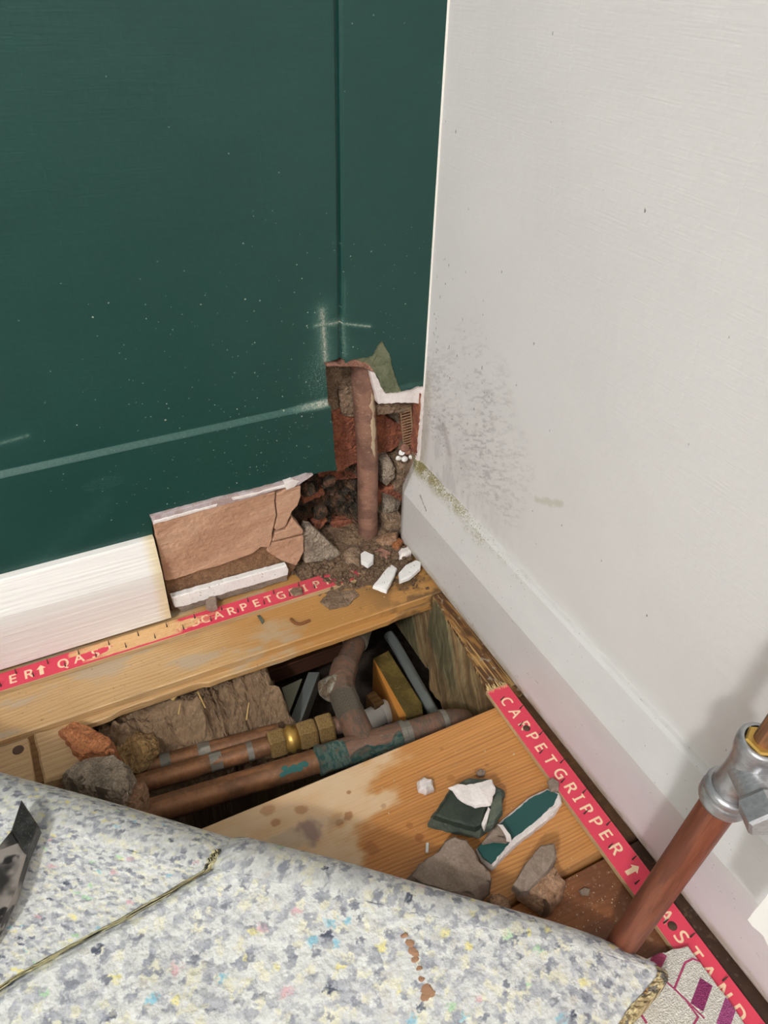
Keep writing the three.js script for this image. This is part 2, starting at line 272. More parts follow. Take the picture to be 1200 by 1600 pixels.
M.joistTop = std({ roughness: 0.8, map: dataTex(256, 512, (u, v) => { let c = mix([150, 108, 58], [84, 54, 28], ss(0.3, 0.62, fbm(u * 26, v * 12, 4, 5))); c = mix(c, [176, 140, 86], ss(0.6, 0.72, fbm(u * 60, v * 5, 3, 8))); return mix(c, [150, 140, 124], ss(0.7, 0.78, fbm(u * 20, v * 40, 3, 12)) * 0.8); }) }); M.joistTop.map.repeat.set(8, 4);
M.rot = std({ map: rotTex, roughness: 0.75, bumpMap: grayTex(256, 256, (u, v) => fbm(u * 60, v * 16, 4, 3)), bumpScale: 0.001 }); M.rot.bumpMap.repeat.set(4, 4); rotTex.repeat.set(1 / 0.35, 1 / 0.2);
const genWood = woodTex(1024, 512, 0.4, 0.2, [122, 86, 48], [76, 46, 22], [150, 112, 66], null, 41, 140, 0.9); genWood.repeat.set(2.5, 5);
M.wood = std({ map: genWood, roughness: 0.7 });
M.woodDark = std({ map: genWood, color: 0x8a6a50, roughness: 0.85 });
M.woodOrange = std({ color: 0xd08a3c, roughness: 0.6 });
M.woodOlive = std({ map: speckled([116, 96, 46], [92, 76, 34], [140, 120, 66], 92, 60, 512, 0.2), roughness: 0.6 });
M.woodPale = std({ map: genWood, color: 0xffffff, roughness: 0.75 }); M.woodPale.map = woodTex(512, 256, 0.3, 0.15, [178, 144, 104], [130, 96, 62], [196, 166, 124], null, 45, 150, 0.8); M.woodPale.map.repeat.set(3.3, 6.6);
const splinter = std({ color: 0xc2a066, roughness: 0.8 });
M.splinter = splinter;

function speckled(base, alt, spot, seed, f = 90, sz = 512, con = 0.5) {
  const t = dataTex(sz, sz, (u, v) => { let c = mix(base, alt, ss(0.3, 0.7, fbm(u * f * 0.15, v * f * 0.15, 5, seed))); const k = n2(u * f * 1.6, v * f * 1.6, seed + 4); c = mix(c, spot, ss(0.78, 0.9, k) * 0.6); const m = fbm(u * f, v * f, 3, seed + 9) - 0.5; return c.map(q => q * (1 + con * m)); });
  t.repeat.set(8, 8); return t;
}
const roughBump = grayTex(512, 512, (u, v) => fbm(u * 40, v * 40, 5, 4)); roughBump.repeat.set(8, 8);
const rough = (map, o = {}) => std({ map, bumpMap: roughBump, bumpScale: 0.003, roughness: 0.95, ...o });
M.mortar = rough(speckled([150, 134, 116], [126, 112, 96], [174, 162, 146], 2));
M.mortarBrown = rough(speckled([138, 114, 92], [112, 90, 70], [162, 140, 116], 6));
M.brick = rough(speckled([152, 90, 64], [128, 74, 54], [172, 122, 96], 10));
M.brickOrange = rough(speckled([162, 102, 62], [142, 84, 48], [190, 140, 104], 14));
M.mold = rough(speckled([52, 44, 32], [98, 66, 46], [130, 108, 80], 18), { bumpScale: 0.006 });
M.rubble = rough(speckled([122, 98, 74], [94, 72, 54], [162, 142, 120], 22));
const plasterTex = dataTex(1024, 512, (u, v) => { const x = u * 0.3, y = v * 0.15; let c = [186, 146, 118]; const f = fbm(x * 18, y * 60 - x * 22, 4, 3); c = mix(c, [172, 130, 102], ss(0.35, 0.65, f)); const sw = Math.sin((Math.hypot((x - 0.06) * 1.0, (y - 0.085) * 2.0)) * 620 + 3 * fbm(x * 40, y * 40, 2, 5)); c = mix(c, [186, 148, 122], 0.35 * ss(0.7, 1, sw) * ss(0.035, 0.01, Math.hypot(x - 0.07, (y - 0.085) * 1.4))); const br = fbm(x * 30, y * 700, 3, 9) - 0.5; return c.map(q => q * (1 + 0.12 * br + 0.1 * (fbm(x * 200, y * 200, 2, 1) - 0.5))); });
plasterTex.repeat.set(1 / 0.3, 1 / 0.15); plasterTex.offset.set(0.32 / 0.3, 0);
M.plaster = std({ map: plasterTex, roughness: 0.9, bumpMap: roughBump, bumpScale: 0.0012 });
M.plasterDark = rough(speckled([132, 98, 70], [116, 84, 58], [150, 116, 90], 30), { bumpScale: 0.0015 });
M.plasterCore = rough(speckled([112, 92, 76], [92, 74, 60], [140, 122, 104], 34));
M.whitePlaster = std({ map: speckled([226, 216, 210], [214, 202, 196], [234, 230, 226], 38, 90, 512, 0.08), roughness: 0.9, bumpMap: roughBump, bumpScale: 0.0004 });
M.chipWhite = std({ map: (() => { const t = dataTex(256, 256, (u, v) => { const k = n2(u * 60, v * 60, 3); return mix([232, 229, 224], [90, 78, 66], ss(0.9, 0.95, k) * 0.8).map(q => q * (0.96 + 0.08 * fbm(u * 9, v * 9, 3, 2))); }); t.repeat.set(14, 14); return t; })(), roughness: 0.7 });
M.lavender = std({ map: speckled([178, 164, 164], [160, 138, 132], [204, 194, 188], 42, 90, 512, 0.15), roughness: 0.85 });
M.olive = std({ map: speckled([108, 110, 84], [92, 96, 70], [122, 124, 98], 46, 90, 512, 0.15), roughness: 0.85, bumpMap: roughBump, bumpScale: 0.001 });
M.pinkEdge = std({ map: speckled([150, 106, 90], [120, 82, 66], [186, 150, 132], 50), roughness: 0.9 });
M.greenPaint = std({ color: 0x1a4a46, roughness: 0.45 });
M.greenDusty = std({ map: speckled([88, 94, 80], [66, 76, 68], [116, 116, 100], 54, 90, 512, 0.2), roughness: 0.85 });
M.greyChunk = rough(speckled([138, 120, 106], [124, 106, 92], [150, 134, 120], 58, 90, 512, 0.2), { bumpScale: 0.0012 });
M.brownChunk = rough(speckled([156, 122, 96], [132, 98, 72], [178, 144, 112], 62), { bumpScale: 0.002 });

// copper: mottled brown; u along the pipe, v round it
function copperTex(base, dark, spotCol, spotK, seed) { const t = dataTex(1024, 128, (u, v) => { let c = mix(base, dark, ss(0.35, 0.7, fbm(u * 24, v * 6, 4, seed))); const k = n2(u * 300, v * 40, seed + 3); c = mix(c, spotCol, spotK * ss(0.82, 0.92, k)); return c.map(q => q * (0.92 + 0.16 * fbm(u * 160, v * 14, 2, seed + 6))); }); return t; }
M.copper = std({ map: copperTex([150, 104, 70], [118, 82, 56], [178, 150, 118], 0.3, 3), metalness: 0.35, roughness: 0.5 });
M.copperDull = std({ map: copperTex([126, 94, 76], [102, 86, 74], [158, 144, 122], 0.6, 9), metalness: 0.35, roughness: 0.6 });
M.copperWall = std({ map: copperTex([142, 104, 86], [116, 84, 70], [186, 162, 140], 0.5, 13), metalness: 0.15, roughness: 0.6 });
M.verdigris = std({ map: (() => { const t = dataTex(512, 256, (u, v) => { let c = mix([78, 102, 92], [122, 140, 124], fbm(u * 20, v * 12, 4, 4)); c = mix(c, [44, 88, 84], ss(0.45, 0.66, fbm(u * 24, v * 16, 4, 9)) * 0.8); return mix(c, [120, 98, 78], ss(0.58, 0.75, fbm(u * 12, v * 9, 3, 12)) * 0.7); }); return t; })(), roughness: 0.85, bumpMap: roughBump, bumpScale: 0.001 });
M.solder = std({ map: speckled([142, 138, 128], [108, 100, 88], [176, 174, 166], 66), metalness: 0.4, roughness: 0.55 });
M.fluxGrey = std({ map: speckled([136, 132, 118], [112, 92, 72], [170, 166, 152], 70), metalness: 0.2, roughness: 0.7, bumpMap: roughBump, bumpScale: 0.0015 });
M.brass = std({ map: speckled([168, 136, 84], [128, 102, 68], [200, 172, 116], 74, 90, 512, 0.25), metalness: 0.55, roughness: 0.42 });
M.brassBright = std({ color: 0xc29c52, metalness: 0.7, roughness: 0.42 });
M.chrome = std({ map: (() => { const t = dataTex(256, 256, (u, v) => { const f = fbm(u * 12, v * 12, 4, 5); return mix([186, 186, 188], [150, 148, 148], f); }); t.repeat.set(3, 3); return t; })(), metalness: 0.75, roughness: 0.36 });
M.redPipe = std({ map: copperTex([134, 78, 56], [112, 62, 44], [164, 112, 90], 0.25, 23), metalness: 0.3, roughness: 0.45 });
M.steel = std({ map: speckled([84, 82, 80], [58, 56, 54], [120, 112, 104], 78), metalness: 0.6, roughness: 0.4 });
M.steelSheenSmear = std({ map: (() => { const t = dataTex(256, 512, (u, v) => { let c = mix([150, 140, 132], [52, 48, 46], ss(0.35, 0.65, fbm(u * 5, v * 5, 4, 3))); return mix(c, [40, 36, 36], ss(0.6, 0.7, fbm(u * 9 + 3, v * 9, 3, 8))); }); t.repeat.set(10, 10); return t; })(), metalness: 0.3, roughness: 0.4 });  // pale tone carries the reflection on this face; dark smears are its own
M.greyMetal = std({ color: 0x8d918c, metalness: 0.5, roughness: 0.55 });
M.nail = std({ color: 0x5a4436, metalness: 0.5, roughness: 0.7 });
M.pin = std({ color: 0x4a3a34, metalness: 0.6, roughness: 0.5 });
M.mesh = std({ map: speckled([150, 126, 96], [120, 92, 66], [186, 170, 140], 82), metalness: 0.2, roughness: 0.8 });
M.whitePlastic = std({ color: 0xf2efe8, roughness: 0.35 });
M.wool = std({ map: (() => { const t = dataTex(1024, 1024, (u, v) => { let c = mix([112, 88, 66], [146, 120, 92], fbm(u * 12, v * 12, 5, 3)); const st = fbm(u * 14 + 4 * fbm(u * 5, v * 5, 2, 2), v * 90, 3, 8) - 0.5; c = c.map(q => q * (1 + 0.3 * st)); return mix(c, [170, 148, 118], ss(0.8, 0.9, n2(u * 220, v * 220, 5)) * 0.5); }); t.repeat.set(5, 5); return t; })(), roughness: 1, bumpMap: roughBump, bumpScale: 0.004 });
M.woolGold = std({ map: speckled([168, 134, 88], [136, 106, 68], [190, 160, 116], 86), roughness: 1, bumpMap: roughBump, bumpScale: 0.004 });
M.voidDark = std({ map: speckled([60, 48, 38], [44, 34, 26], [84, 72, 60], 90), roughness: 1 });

// recycled foam crumb underlay, cells pressed together
function crumbTex(size, metres, cell, stretch, seed, soft) {
  const n = Math.round(metres / cell), ny = Math.round(n / stretch), pal = [];
  const r = rng(seed); for (let j = 0; j < ny; j++) for (let i = 0; i < n; i++) {
    const q = r(), k = r(); let c;
    if (q < 0.50) c = [196 + k * 20, 196 + k * 19, 192 + k * 17]; else if (q < 0.62) c = [208 + k * 12, 204 + k * 12, 182 + k * 12];
    else if (q < 0.87) c = [154 + k * 34, 155 + k * 33, 159 + k * 31]; else if (q < 0.955) c = [122 + k * 30, 124 + k * 30, 132 + k * 28];
    else if (q < 0.966) c = [222, 212, 150]; else if (q < 0.971) c = [140, 184, 198]; else if (q < 0.976) c = [208, 172, 174]; else if (q < 0.980) c = [170, 202, 164]; else if (q < 0.986) c = [84, 88, 100]; else c = [196, 192, 184];
    pal.push([c, r() * 0.9, r() * 0.9, 0.6 + r() * 0.9]);
  }
  const t = dataTex(size, size, (u, v) => {
    const wx = (fbm(u * 130, v * 130, 3, seed) - 0.5) * 1.6, wy = (fbm(u * 130 + 40, v * 130, 3, seed + 1) - 0.5) * 1.6;
    const X = u * n + wx, Y = v * ny + wy, xi = Math.floor(X), yi = Math.floor(Y); let b1 = 9, b2 = 9, c1, c2;
    for (let j = -1; j < 2; j++) for (let i = -1; i < 2; i++) { const k = pal[((yi + j + ny) % ny) * n + ((xi + i + n) % n)], d = ((xi + i + k[1] - X) ** 2 + (yi + j + k[2] - Y) ** 2) * k[3]; if (d < b1) { b2 = b1; c2 = c1; b1 = d; c1 = k[0]; } else if (d < b2) { b2 = d; c2 = k[0]; } }
    const w = ss(soft, 0, Math.sqrt(b2) - Math.sqrt(b1)) * 0.5; const c = mix(c1, c2 || c1, w), m = fbm(u * 300, v * 300, 2, seed + 5) - 0.5; return c.map(q => q * (1 + 0.06 * m));
  });
  return t;
}
const crumbA = crumbTex(1024, 0.25, 0.0032, 0.5, 3, 0.6), crumbB = crumbTex(1536, 0.3, 0.0042, 1, 8, 0.5);
crumbA.repeat.set(4, 4); crumbB.repeat.set(1 / 0.3, 1 / 0.3);
const foamBump = grayTex(512, 512, (u, v) => fbm(u * 50, v * 50, 4, 12)); foamBump.repeat.set(6, 6);
M.foamA = std({ map: crumbA, roughness: 0.95, bumpMap: foamBump, bumpScale: 0.0012 });
M.foamB = std({ map: crumbB, roughness: 0.95, bumpMap: foamBump, bumpScale: 0.0012 });
M.foamEdge = std({ map: (() => { const t = dataTex(512, 256, (u, v) => { let c = mix([208, 196, 140], [226, 216, 178], fbm(u * 30, v * 20, 3, 4)); c = mix(c, [36, 36, 34], ss(0.55, 0.62, fbm(u * 16, v * 16, 4, 9))); return mix(c, [196, 160, 88], ss(0.66, 0.74, fbm(u * 34, v * 20, 3, 14)) * 0.8); }); t.repeat.set(40, 5); return t; })(), roughness: 0.95, bumpMap: foamBump, bumpScale: 0.003 });
M.crumbEdge = std({ map: (() => { const t = dataTex(512, 512, (u, v) => { let c = mix([216, 198, 150], [172, 150, 108], ss(0.35, 0.6, fbm(u * 34, v * 34, 4, 4))); c = mix(c, [92, 88, 86], ss(0.6, 0.68, fbm(u * 26, v * 26, 3, 9)) * 0.8); return mix(c, [214, 150, 66], ss(0.68, 0.76, fbm(u * 22, v * 22, 3, 19)) * 0.7); }); t.repeat.set(7, 7); return t; })(), roughness: 1, bumpMap: foamBump, bumpScale: 0.006 });

// ------------------------------------------------------------------ the room shell
const RX = -2.9, RZ = 3.1, RY = 2.4;
// left wall: painted panelling on plaster, masonry behind it
const wallLeft = struct('wall_left');
const holeL = onWall([[511, 569], [512, 590], [514, 615]]), yB = 0.2165, yB2 = 0.2215, xS = -0.0938, xF = -0.1000;
const fieldPts = [[RX, yB2], [holeL[2][0], yB2], ...jagLine([holeL[2], holeL[1], holeL[0]], 0.004, 0.0006, 3), [xF, holeL[0][1] + 0.001], [xF, RY], [RX, RY]];
const railL = onWall([[517, 640], [520, 670], [522, 700], [526, 735]]);
const railB = onWall([[500, 738], [470, 746], [445, 755], [400, 767], [340, 781], [236, 809]]);
const railPts = [[RX, yB], [railL[0][0], yB], ...jagLine([...railL, ...railB], 0.004, 0.0005, 5), [-0.3105, 0.10], [RX, 0.10]];
const stileEdge = onWall([[660, 603], [650, 604], [640, 609], [627, 611], [621, 595], [613, 572], [610, 553], [604, 545], [597, 532], [589, 541], [582, 556], [573, 559], [558, 560], [548, 563]]);
const stilePts = [[xS, RY], [0, RY], [0, stileEdge[0][1]], ...jagLine(stileEdge, 0.003, 0.0006, 7), [xS, stileEdge[13][1] - 0.002]];
const inset = 0.0016;
part('panel_field', wallSlab(fieldPts, -0.004, 0.0016), M.green, wallLeft);
part('rail', wallSlab(railPts, 0, 0.0016), M.green, wallLeft);
part('stile', wallSlab(stilePts, 0, 0.0016), M.green, wallLeft);
{ // bevels between the frame and the panel field
  const prism = (ring, dx, dy, dz) => { const P = [], f = (a, b, c) => P.push(...a, ...b, ...c), o = ring.map(p => [p[0] + dx, p[1] + dy, p[2] + dz]), n = ring.length; for (let i = 1; i < n - 1; i++) { f(ring[0], ring[i], ring[i + 1]); f(o[0], o[i + 1], o[i]); } for (let i = 0; i < n; i++) { const j = (i + 1) % n; f(ring[i], o[i], ring[j]); f(ring[j], o[i], o[j]); } const g = new THREE.BufferGeometry(); g.setAttribute('position', new THREE.Float32BufferAttribute(P, 3)); g.computeVertexNormals(); const uv = []; for (let i = 0; i < P.length; i += 3) uv.push(P[i], P[i + 1]); g.setAttribute('uv', new THREE.Float32BufferAttribute(uv, 2)); return g; };
  const xe = holeL[2][0] - 0.0004, y0 = holeL[0][1] + 0.001;
  part('bevel', prism([[RX, yB - 0.0003, 0], [RX, yB - 0.0003, -0.007], [RX, yB2 + 0.0004, -0.007], [RX, yB2 + 0.0004, -0.0039]], xe - RX, 0, 0), M.green, wallLeft);
  part('bevel', prism([[xF + 0.0034, y0, -0.0072], [xF + 0.0038, y0, -0.0030], [xS + 0.0002, y0, 0], [xS + 0.0002, y0, -0.0072]], 0, RY - y0, 0), M.green, wallLeft);
  part('shade_groove', prism([[xF - 0.001, y0, -0.0074], [xF - 0.001, y0, -0.0064], [xF + 0.0042, y0, -0.0064], [xF + 0.0042, y0, -0.0074]], 0, RY - y0, 0), M.green, wallLeft);  // floor of a groove cut so its shade reads as the dark moulding line
}
// plaster coat behind the paint
part('plaster_coat', [wallSlab([[RX, yB], ...railPts.slice(1, -1).map(p => [p[0] - 0.0008, p[1] + 0.0006]), [RX, 0.10]], -0.0016, 0.050)], M.plasterCore, wallLeft);
part('plaster_coat', [wallSlab([[RX, yB], [holeL[2][0] - 0.001, yB], ...fieldPts.slice(2, -3).map(p => [p[0] - 0.001, p[1] + 0.0012]), [xS, holeL[0][1] + 0.002], [xS, RY], [RX, RY]], -0.0068, 0.045)], M.plasterCore, wallLeft);
part('plaster_coat', wallSlab(stilePts.map(p => [p[0], p[1] + (p[1] < 1 ? 0.002 : 0)]), -0.0016, 0.050), M.plasterCore, wallLeft);
// olive layer laid bare above the hole, white skim below it
part('olive_layer', wallSlab(jag(onWall([[540, 566], [550, 558], [574, 553], [584, 548], [596, 528], [614, 550], [612, 566], [624, 592], [630, 613], [604, 616], [597, 606], [595, 592], [582, 578], [571, 572], [556, 569], [543, 572]]), 0.003, 0.0006, 11), -0.0018, 0.02), M.olive, wallLeft);
part('olive_layer', wallSlab(jag(onWall([[582, 570], [590, 556], [598, 558], [602, 570], [612, 590], [618, 606], [606, 609], [600, 598], [597, 584]]), 0.003, 0.0006, 13), -0.0006, 0.004), M.olive, wallLeft);
part('white_skim', wallSlab(jag(onWall([[580, 582], [588, 584], [595, 600], [604, 611], [628, 612], [644, 607], [663, 600], [663, 634], [650, 632], [620, 632], [594, 634], [588, 612]]), 0.004, 0.0006, 15), -0.004, 0.03), M.whitePlaster, wallLeft);
part('torn_edge', wallSlab(jag(onWall([[508, 568], [535, 571], [547, 562], [572, 567], [584, 578], [584, 582], [570, 574], [545, 573], [511, 573]]), 0.003, 0.0006, 17), -0.001, 0.02), M.pinkEdge, wallLeft);
// masonry in the chase
const back = -0.052;
const wb = (list, z) => onWall(list, z);
function roughSlab(name, list, z, th, m, seed, amp = 0.0012) { return part(name, wallSlab(jag(wb(list, z), 0.004, amp, seed), z, th, 0.0012), m, wallLeft); }
part('masonry', box(-0.5, 0.0, -0.2, 0.5, -0.2, -0.064), M.mold, wallLeft);
roughSlab('mortar', [[505, 566], [560, 566], [560, 642], [535, 640], [524, 650], [508, 645]], -0.036, 0.03, M.mortarBrown, 21);
roughSlab('mortar', [[530, 612], [560, 600], [560, 652], [536, 650]], -0.030, 0.03, M.mortarBrown, 22);
roughSlab('brick', [[518, 644], [534, 636], [548, 645], [558, 660], [560, 724], [526, 738], [518, 690]], -0.034, 0.03, M.brick, 23);
roughSlab('brick', [[586, 652], [600, 648], [624, 664], [630, 690], [612, 706], [586, 712]], -0.044, 0.02, M.brick, 24);
roughSlab('mortar', [[600, 640], [650, 636], [650, 708], [622, 696], [624, 664]], -0.048, 0.02, M.mortar, 25);
roughSlab('mortar', [[586, 634], [646, 630], [650, 644], [620, 646], [590, 650]], -0.018, 0.04, M.mortarBrown, 26);
roughSlab('brick', [[500, 724], [560, 716], [560, 748], [520, 752], [498, 745]], -0.045, 0.02, M.brick, 27);
roughSlab('brick', [[470, 776], [506, 764], [508, 774], [474, 788]], -0.04, 0.02, M.brick, 28);
roughSlab('brick', [[490, 818], [508, 802], [512, 814], [500, 828], [490, 830]], -0.036, 0.02, M.brick, 29);
roughSlab('brick', [[516, 816], [548, 812], [556, 830], [524, 834]], -0.04, 0.02, M.brick, 30);
roughSlab('brick', [[586, 768], [630, 756], [630, 784], [590, 790]], -0.03, 0.02, M.brick, 31);
{ // dark, mouldy broken masonry left of the pipe: a rough face of its own
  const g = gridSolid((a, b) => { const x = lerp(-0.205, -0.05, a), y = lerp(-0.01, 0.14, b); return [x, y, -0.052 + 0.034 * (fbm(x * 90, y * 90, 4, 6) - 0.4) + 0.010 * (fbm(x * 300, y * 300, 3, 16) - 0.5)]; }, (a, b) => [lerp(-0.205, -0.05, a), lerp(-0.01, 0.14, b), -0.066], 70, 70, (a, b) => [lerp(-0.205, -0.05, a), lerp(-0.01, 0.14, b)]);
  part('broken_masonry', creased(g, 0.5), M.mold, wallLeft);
}
let seed = 100;
function wallLump(name, u, v, z, sx, sy, sz, m, o) { const q = px(u, v, 'z', z), l = obj(name, lump(++seed, sx, sy, sz, o), m, wallLeft); l.position.copy(q); l.rotation.set(seed * 0.7, seed * 1.3, seed * 0.4); return l; }
const lumpsRight = [[[590, 714], [606, 710], [613, 722], [610, 742], [598, 756], [588, 748]], [[612, 716], [634, 712], [644, 726], [642, 752], [622, 772], [604, 760], [612, 742]], [[590, 762], [606, 768], [622, 776], [618, 792], [590, 796]], [[588, 796], [618, 792], [632, 800], [630, 828], [604, 834], [590, 828]], [[620, 772], [640, 752], [640, 790], [626, 800], [620, 790]]];
lumpsRight.forEach((l, i) => part('mortar_lump', wallChunkGeo(l, -0.058, [0.032, 0.030, 0.034, 0.042, 0.026][i], 120 + i, { amp: 0.0022, flat: 0.55 }), i % 2 ? M.mortarBrown : M.mortar, wallLeft));
wallLump('mortar_lump', 500, 800, -0.03, 0.012, 0.01, 0.012, M.mold);
wallLump('mortar_lump', 512, 752, -0.03, 0.012, 0.01, 0.010, M.mold);
wallLump('mortar_lump', 482, 766, -0.02, 0.012, 0.010, 0.012, M.mold);
// brown base coat left on the wall where the skirting was taken off, cracked
const patch = (name, list, z, th, m, s) => part(name, wallSlab(jag(onWall(list, z), 0.004, 0.00045, s), z, th, 0.0006), m, wallLeft);
patch('base_coat', [[239, 817], [340, 791], [430, 769], [429, 782], [432, 805], [426, 830], [425, 842], [421, 856], [407, 855], [395, 865], [375, 872], [340, 885], [312, 892], [275, 905], [258, 907]], 0.004, 0.02, M.plaster, 31);
patch('base_coat', [[432, 772], [448, 764], [470, 760], [470, 774], [465, 790], [456, 800], [446, 823], [432, 829], [429, 826], [434, 806], [431, 784]], 0.0035, 0.02, M.plaster, 33);
patch('base_coat', [[430, 833], [447, 828], [458, 811], [474, 829], [473, 834], [426, 846]], 0.0042, 0.02, M.plaster, 35);
patch('base_coat', [[425, 849], [474, 838], [475, 862], [463, 884], [440, 876], [418, 862]], 0.0034, 0.02, M.plaster, 37);
patch('scratch_coat', [[252, 880], [300, 862], [420, 830], [466, 862], [462, 886], [450, 905], [268, 955]], -0.001, 0.02, M.plasterDark, 39);
patch('white_lip', [[235, 808], [340, 780], [400, 766], [445, 754], [480, 742], [490, 742], [468, 758], [440, 764], [400, 776], [340, 792], [240, 819]], 0.0045, 0.018, M.lavender, 41);
patch('white_lip', [[240, 814], [300, 798], [340, 788], [338, 792], [300, 803], [240, 820]], 0.0052, 0.006, M.whitePlaster, 43);
patch('white_lip', [[362, 778], [400, 770], [446, 757], [446, 762], [420, 767], [400, 774], [364, 782]], 0.0052, 0.006, M.whitePlaster, 45);
patch('white_lip', [[444, 754], [456, 750], [468, 752], [460, 762], [448, 766]], 0.0056, 0.006, M.whitePlaster, 47);
part('masonry', box(RX, -0.3105, -0.2, 0.10, -0.06, -0.004), M.plasterCore, wallLeft);
part('masonry', box(-0.3105, -0.19, -0.2, 0.125, -0.06, -0.0165), M.plasterDark, wallLeft);

// right wall
const wallRight = struct('wall_right');
{ const g = new THREE.BoxGeometry(0.12, RY + 0.2, RZ + 0.2); g.translate(0.06, RY / 2 - 0.1, RZ / 2 - 0.1); boxUV(g); part('plaster_face', g, M.white, wallRight); }
part('caulk_bead', cylBetween([-0.0006, 0.212, 0.0004], [-0.0006, RY, 0.0004], 0.0011, 0.0011, 8), M.caulk, wallRight);
part('exposed_return', box(-0.0035, 0.0005, 0.124, 0.205, -0.062, -0.002), M.brick, wallRight);
part('exposed_return', box(-0.0040, 0.0005, -0.02, 0.124, -0.062, -0.009), M.mortarBrown, wallRight);
part('torn_edge', wallSlab(jag([[-0.0035, 0.118], [0.0, 0.118], [0.0, 0.214], [-0.002, 0.214], [-0.0025, 0.16]], 0.004, 0.0008, 51), 0.001, 0.006), M.whitePlaster, wallRight);
// rest of the room, out of view
const wallBack = struct('wall_back'); part('plaster_face', box(RX - 0.1, 0.1, -0.2, RY, RZ, RZ + 0.1), M.roomWhite, wallBack);
const wallFar = struct('wall_far'); part('plaster_face', box(RX - 0.1, RX, -0.2, RY, -0.2, RZ + 0.1), M.roomWhite, wallFar);
const ceiling = struct('ceiling'); part('plasterboard', box(RX - 0.1, 0.12, RY, RY + 0.1, -0.2, RZ + 0.1), M.roomWhite, ceiling);
part('unseen_lamp_cord', cylBetween([LAMP_POS[0], LAMP_POS[1] + LAMP_R, LAMP_POS[2]], [LAMP_POS[0], RY, LAMP_POS[2]], 0.004, 0.004, 8), M.roomWhite, ceiling);
part('unseen_lamp_globe', latheAt([LAMP_POS[0], LAMP_POS[1] - LAMP_R, LAMP_POS[2]], [0, 1, 0], Array.from({ length: 25 }, (_, i) => [Math.max(0.0001, LAMP_R * Math.sin(i / 24 * Math.PI)), LAMP_R - LAMP_R * Math.cos(i / 24 * Math.PI)]), 32), new THREE.MeshStandardMaterial({ color: 0xffffff, emissive: 0xfff6ea, emissiveIntensity: 1.5 }), ceiling);  // lamp out of view, placed to light the corner from upper left
{ const w = struct('fill_window_1'), [x, y, z] = FILL_POS;  // added fill light, out of view, built as a glowing window
  part('fill_window_frame', [box(x, x + 0.03, y - FILL_H / 2 - 0.05, y - FILL_H / 2, z - FILL_W / 2 - 0.05, z + FILL_W / 2 + 0.05), box(x, x + 0.03, y + FILL_H / 2, y + FILL_H / 2 + 0.05, z - FILL_W / 2 - 0.05, z + FILL_W / 2 + 0.05), box(x, x + 0.03, y - FILL_H / 2, y + FILL_H / 2, z - FILL_W / 2 - 0.05, z - FILL_W / 2), box(x, x + 0.03, y - FILL_H / 2, y + FILL_H / 2, z + FILL_W / 2, z + FILL_W / 2 + 0.05)], M.roomWhite, w);
  part('fill_light_pane', box(x, x + 0.012, y - FILL_H / 2, y + FILL_H / 2, z - FILL_W / 2, z + FILL_W / 2), new THREE.MeshStandardMaterial({ color: 0xffffff, emissive: 0xffffff, emissiveIntensity: 1.2 }), w); }
// skirtings: profile in (depth, height) swept along the wall
function skirting(prof, s0, s1, toWorld, flip, uvS = 0.66, uvQ = 0.15) {
  const P = [], U = [], I = []; const n = 60; let q = [0]; for (let i = 1; i < prof.length; i++) q.push(q[i - 1] + Math.hypot(prof[i][0] - prof[i - 1][0], prof[i][1] - prof[i - 1][1]));
  const quadStrip = (a, b, qa, qb) => { const o = P.length / 3; for (let k = 0; k <= n; k++) { const s = lerp(s0, s1, Math.pow(k / n, 1.6)); P.push(...toWorld(s, a[0], a[1]), ...toWorld(s, b[0], b[1])); U.push((s - s0) / uvS, qa / uvQ, (s - s0) / uvS, qb / uvQ); } for (let k = 0; k < n; k++) { const i = o + 2 * k; flip ? I.push(i, i + 1, i + 2, i + 1, i + 3, i + 2) : I.push(i, i + 2, i + 1, i + 1, i + 2, i + 3); } };
  for (let i = 1; i < prof.length; i++) quadStrip(prof[i - 1], prof[i], q[i - 1], q[i]);
  for (const s of [s0, s1]) { const o = P.length / 3; for (const p of prof) { P.push(...toWorld(s, p[0], p[1])); U.push(0, p[1] / uvQ); } for (let i = 1; i < prof.length - 1; i++) I.push(o, o + i, o + i + 1); }
  const g = new THREE.BufferGeometry(); g.setAttribute('position', new THREE.Float32BufferAttribute(P, 3)); g.setAttribute('uv', new THREE.Float32BufferAttribute(U, 2)); g.setIndex(I); return creased(g, 0.17);
}
const baseR = struct('baseboard_right');
part('skirting_board', skirting([[0, 0.004], [0.0195, 0.004], [0.0215, 0.008], [0.0215, 0.0805], [0.0205, 0.0835], [0.0105, 0.108], [0.0090, 0.1130], [0.0075, 0.1165], [0.004, 0.1185], [0, 0.1190]], -0.0085, RZ, (s, d, y) => [-d + (s < 0.004 ? (0.004 - s) * 0.42 * (d > 0.004 ? 1 : 0) : 0), y, s], true), M.skirtRight, baseR);
const baseL = struct('baseboard_left');
part('skirting_board', skirting([[0, 0.008], [0.0165, 0.008], [0.018, 0.0095], [0.018, 0.076], [0.0172, 0.079], [0.008, 0.1105], [0.0068, 0.1125], [0, 0.1130]], 0, 2.55, (s, d, y) => [-0.3105 - s, y, d], false, 0.3, 0.15), M.skirtLeft, baseL);

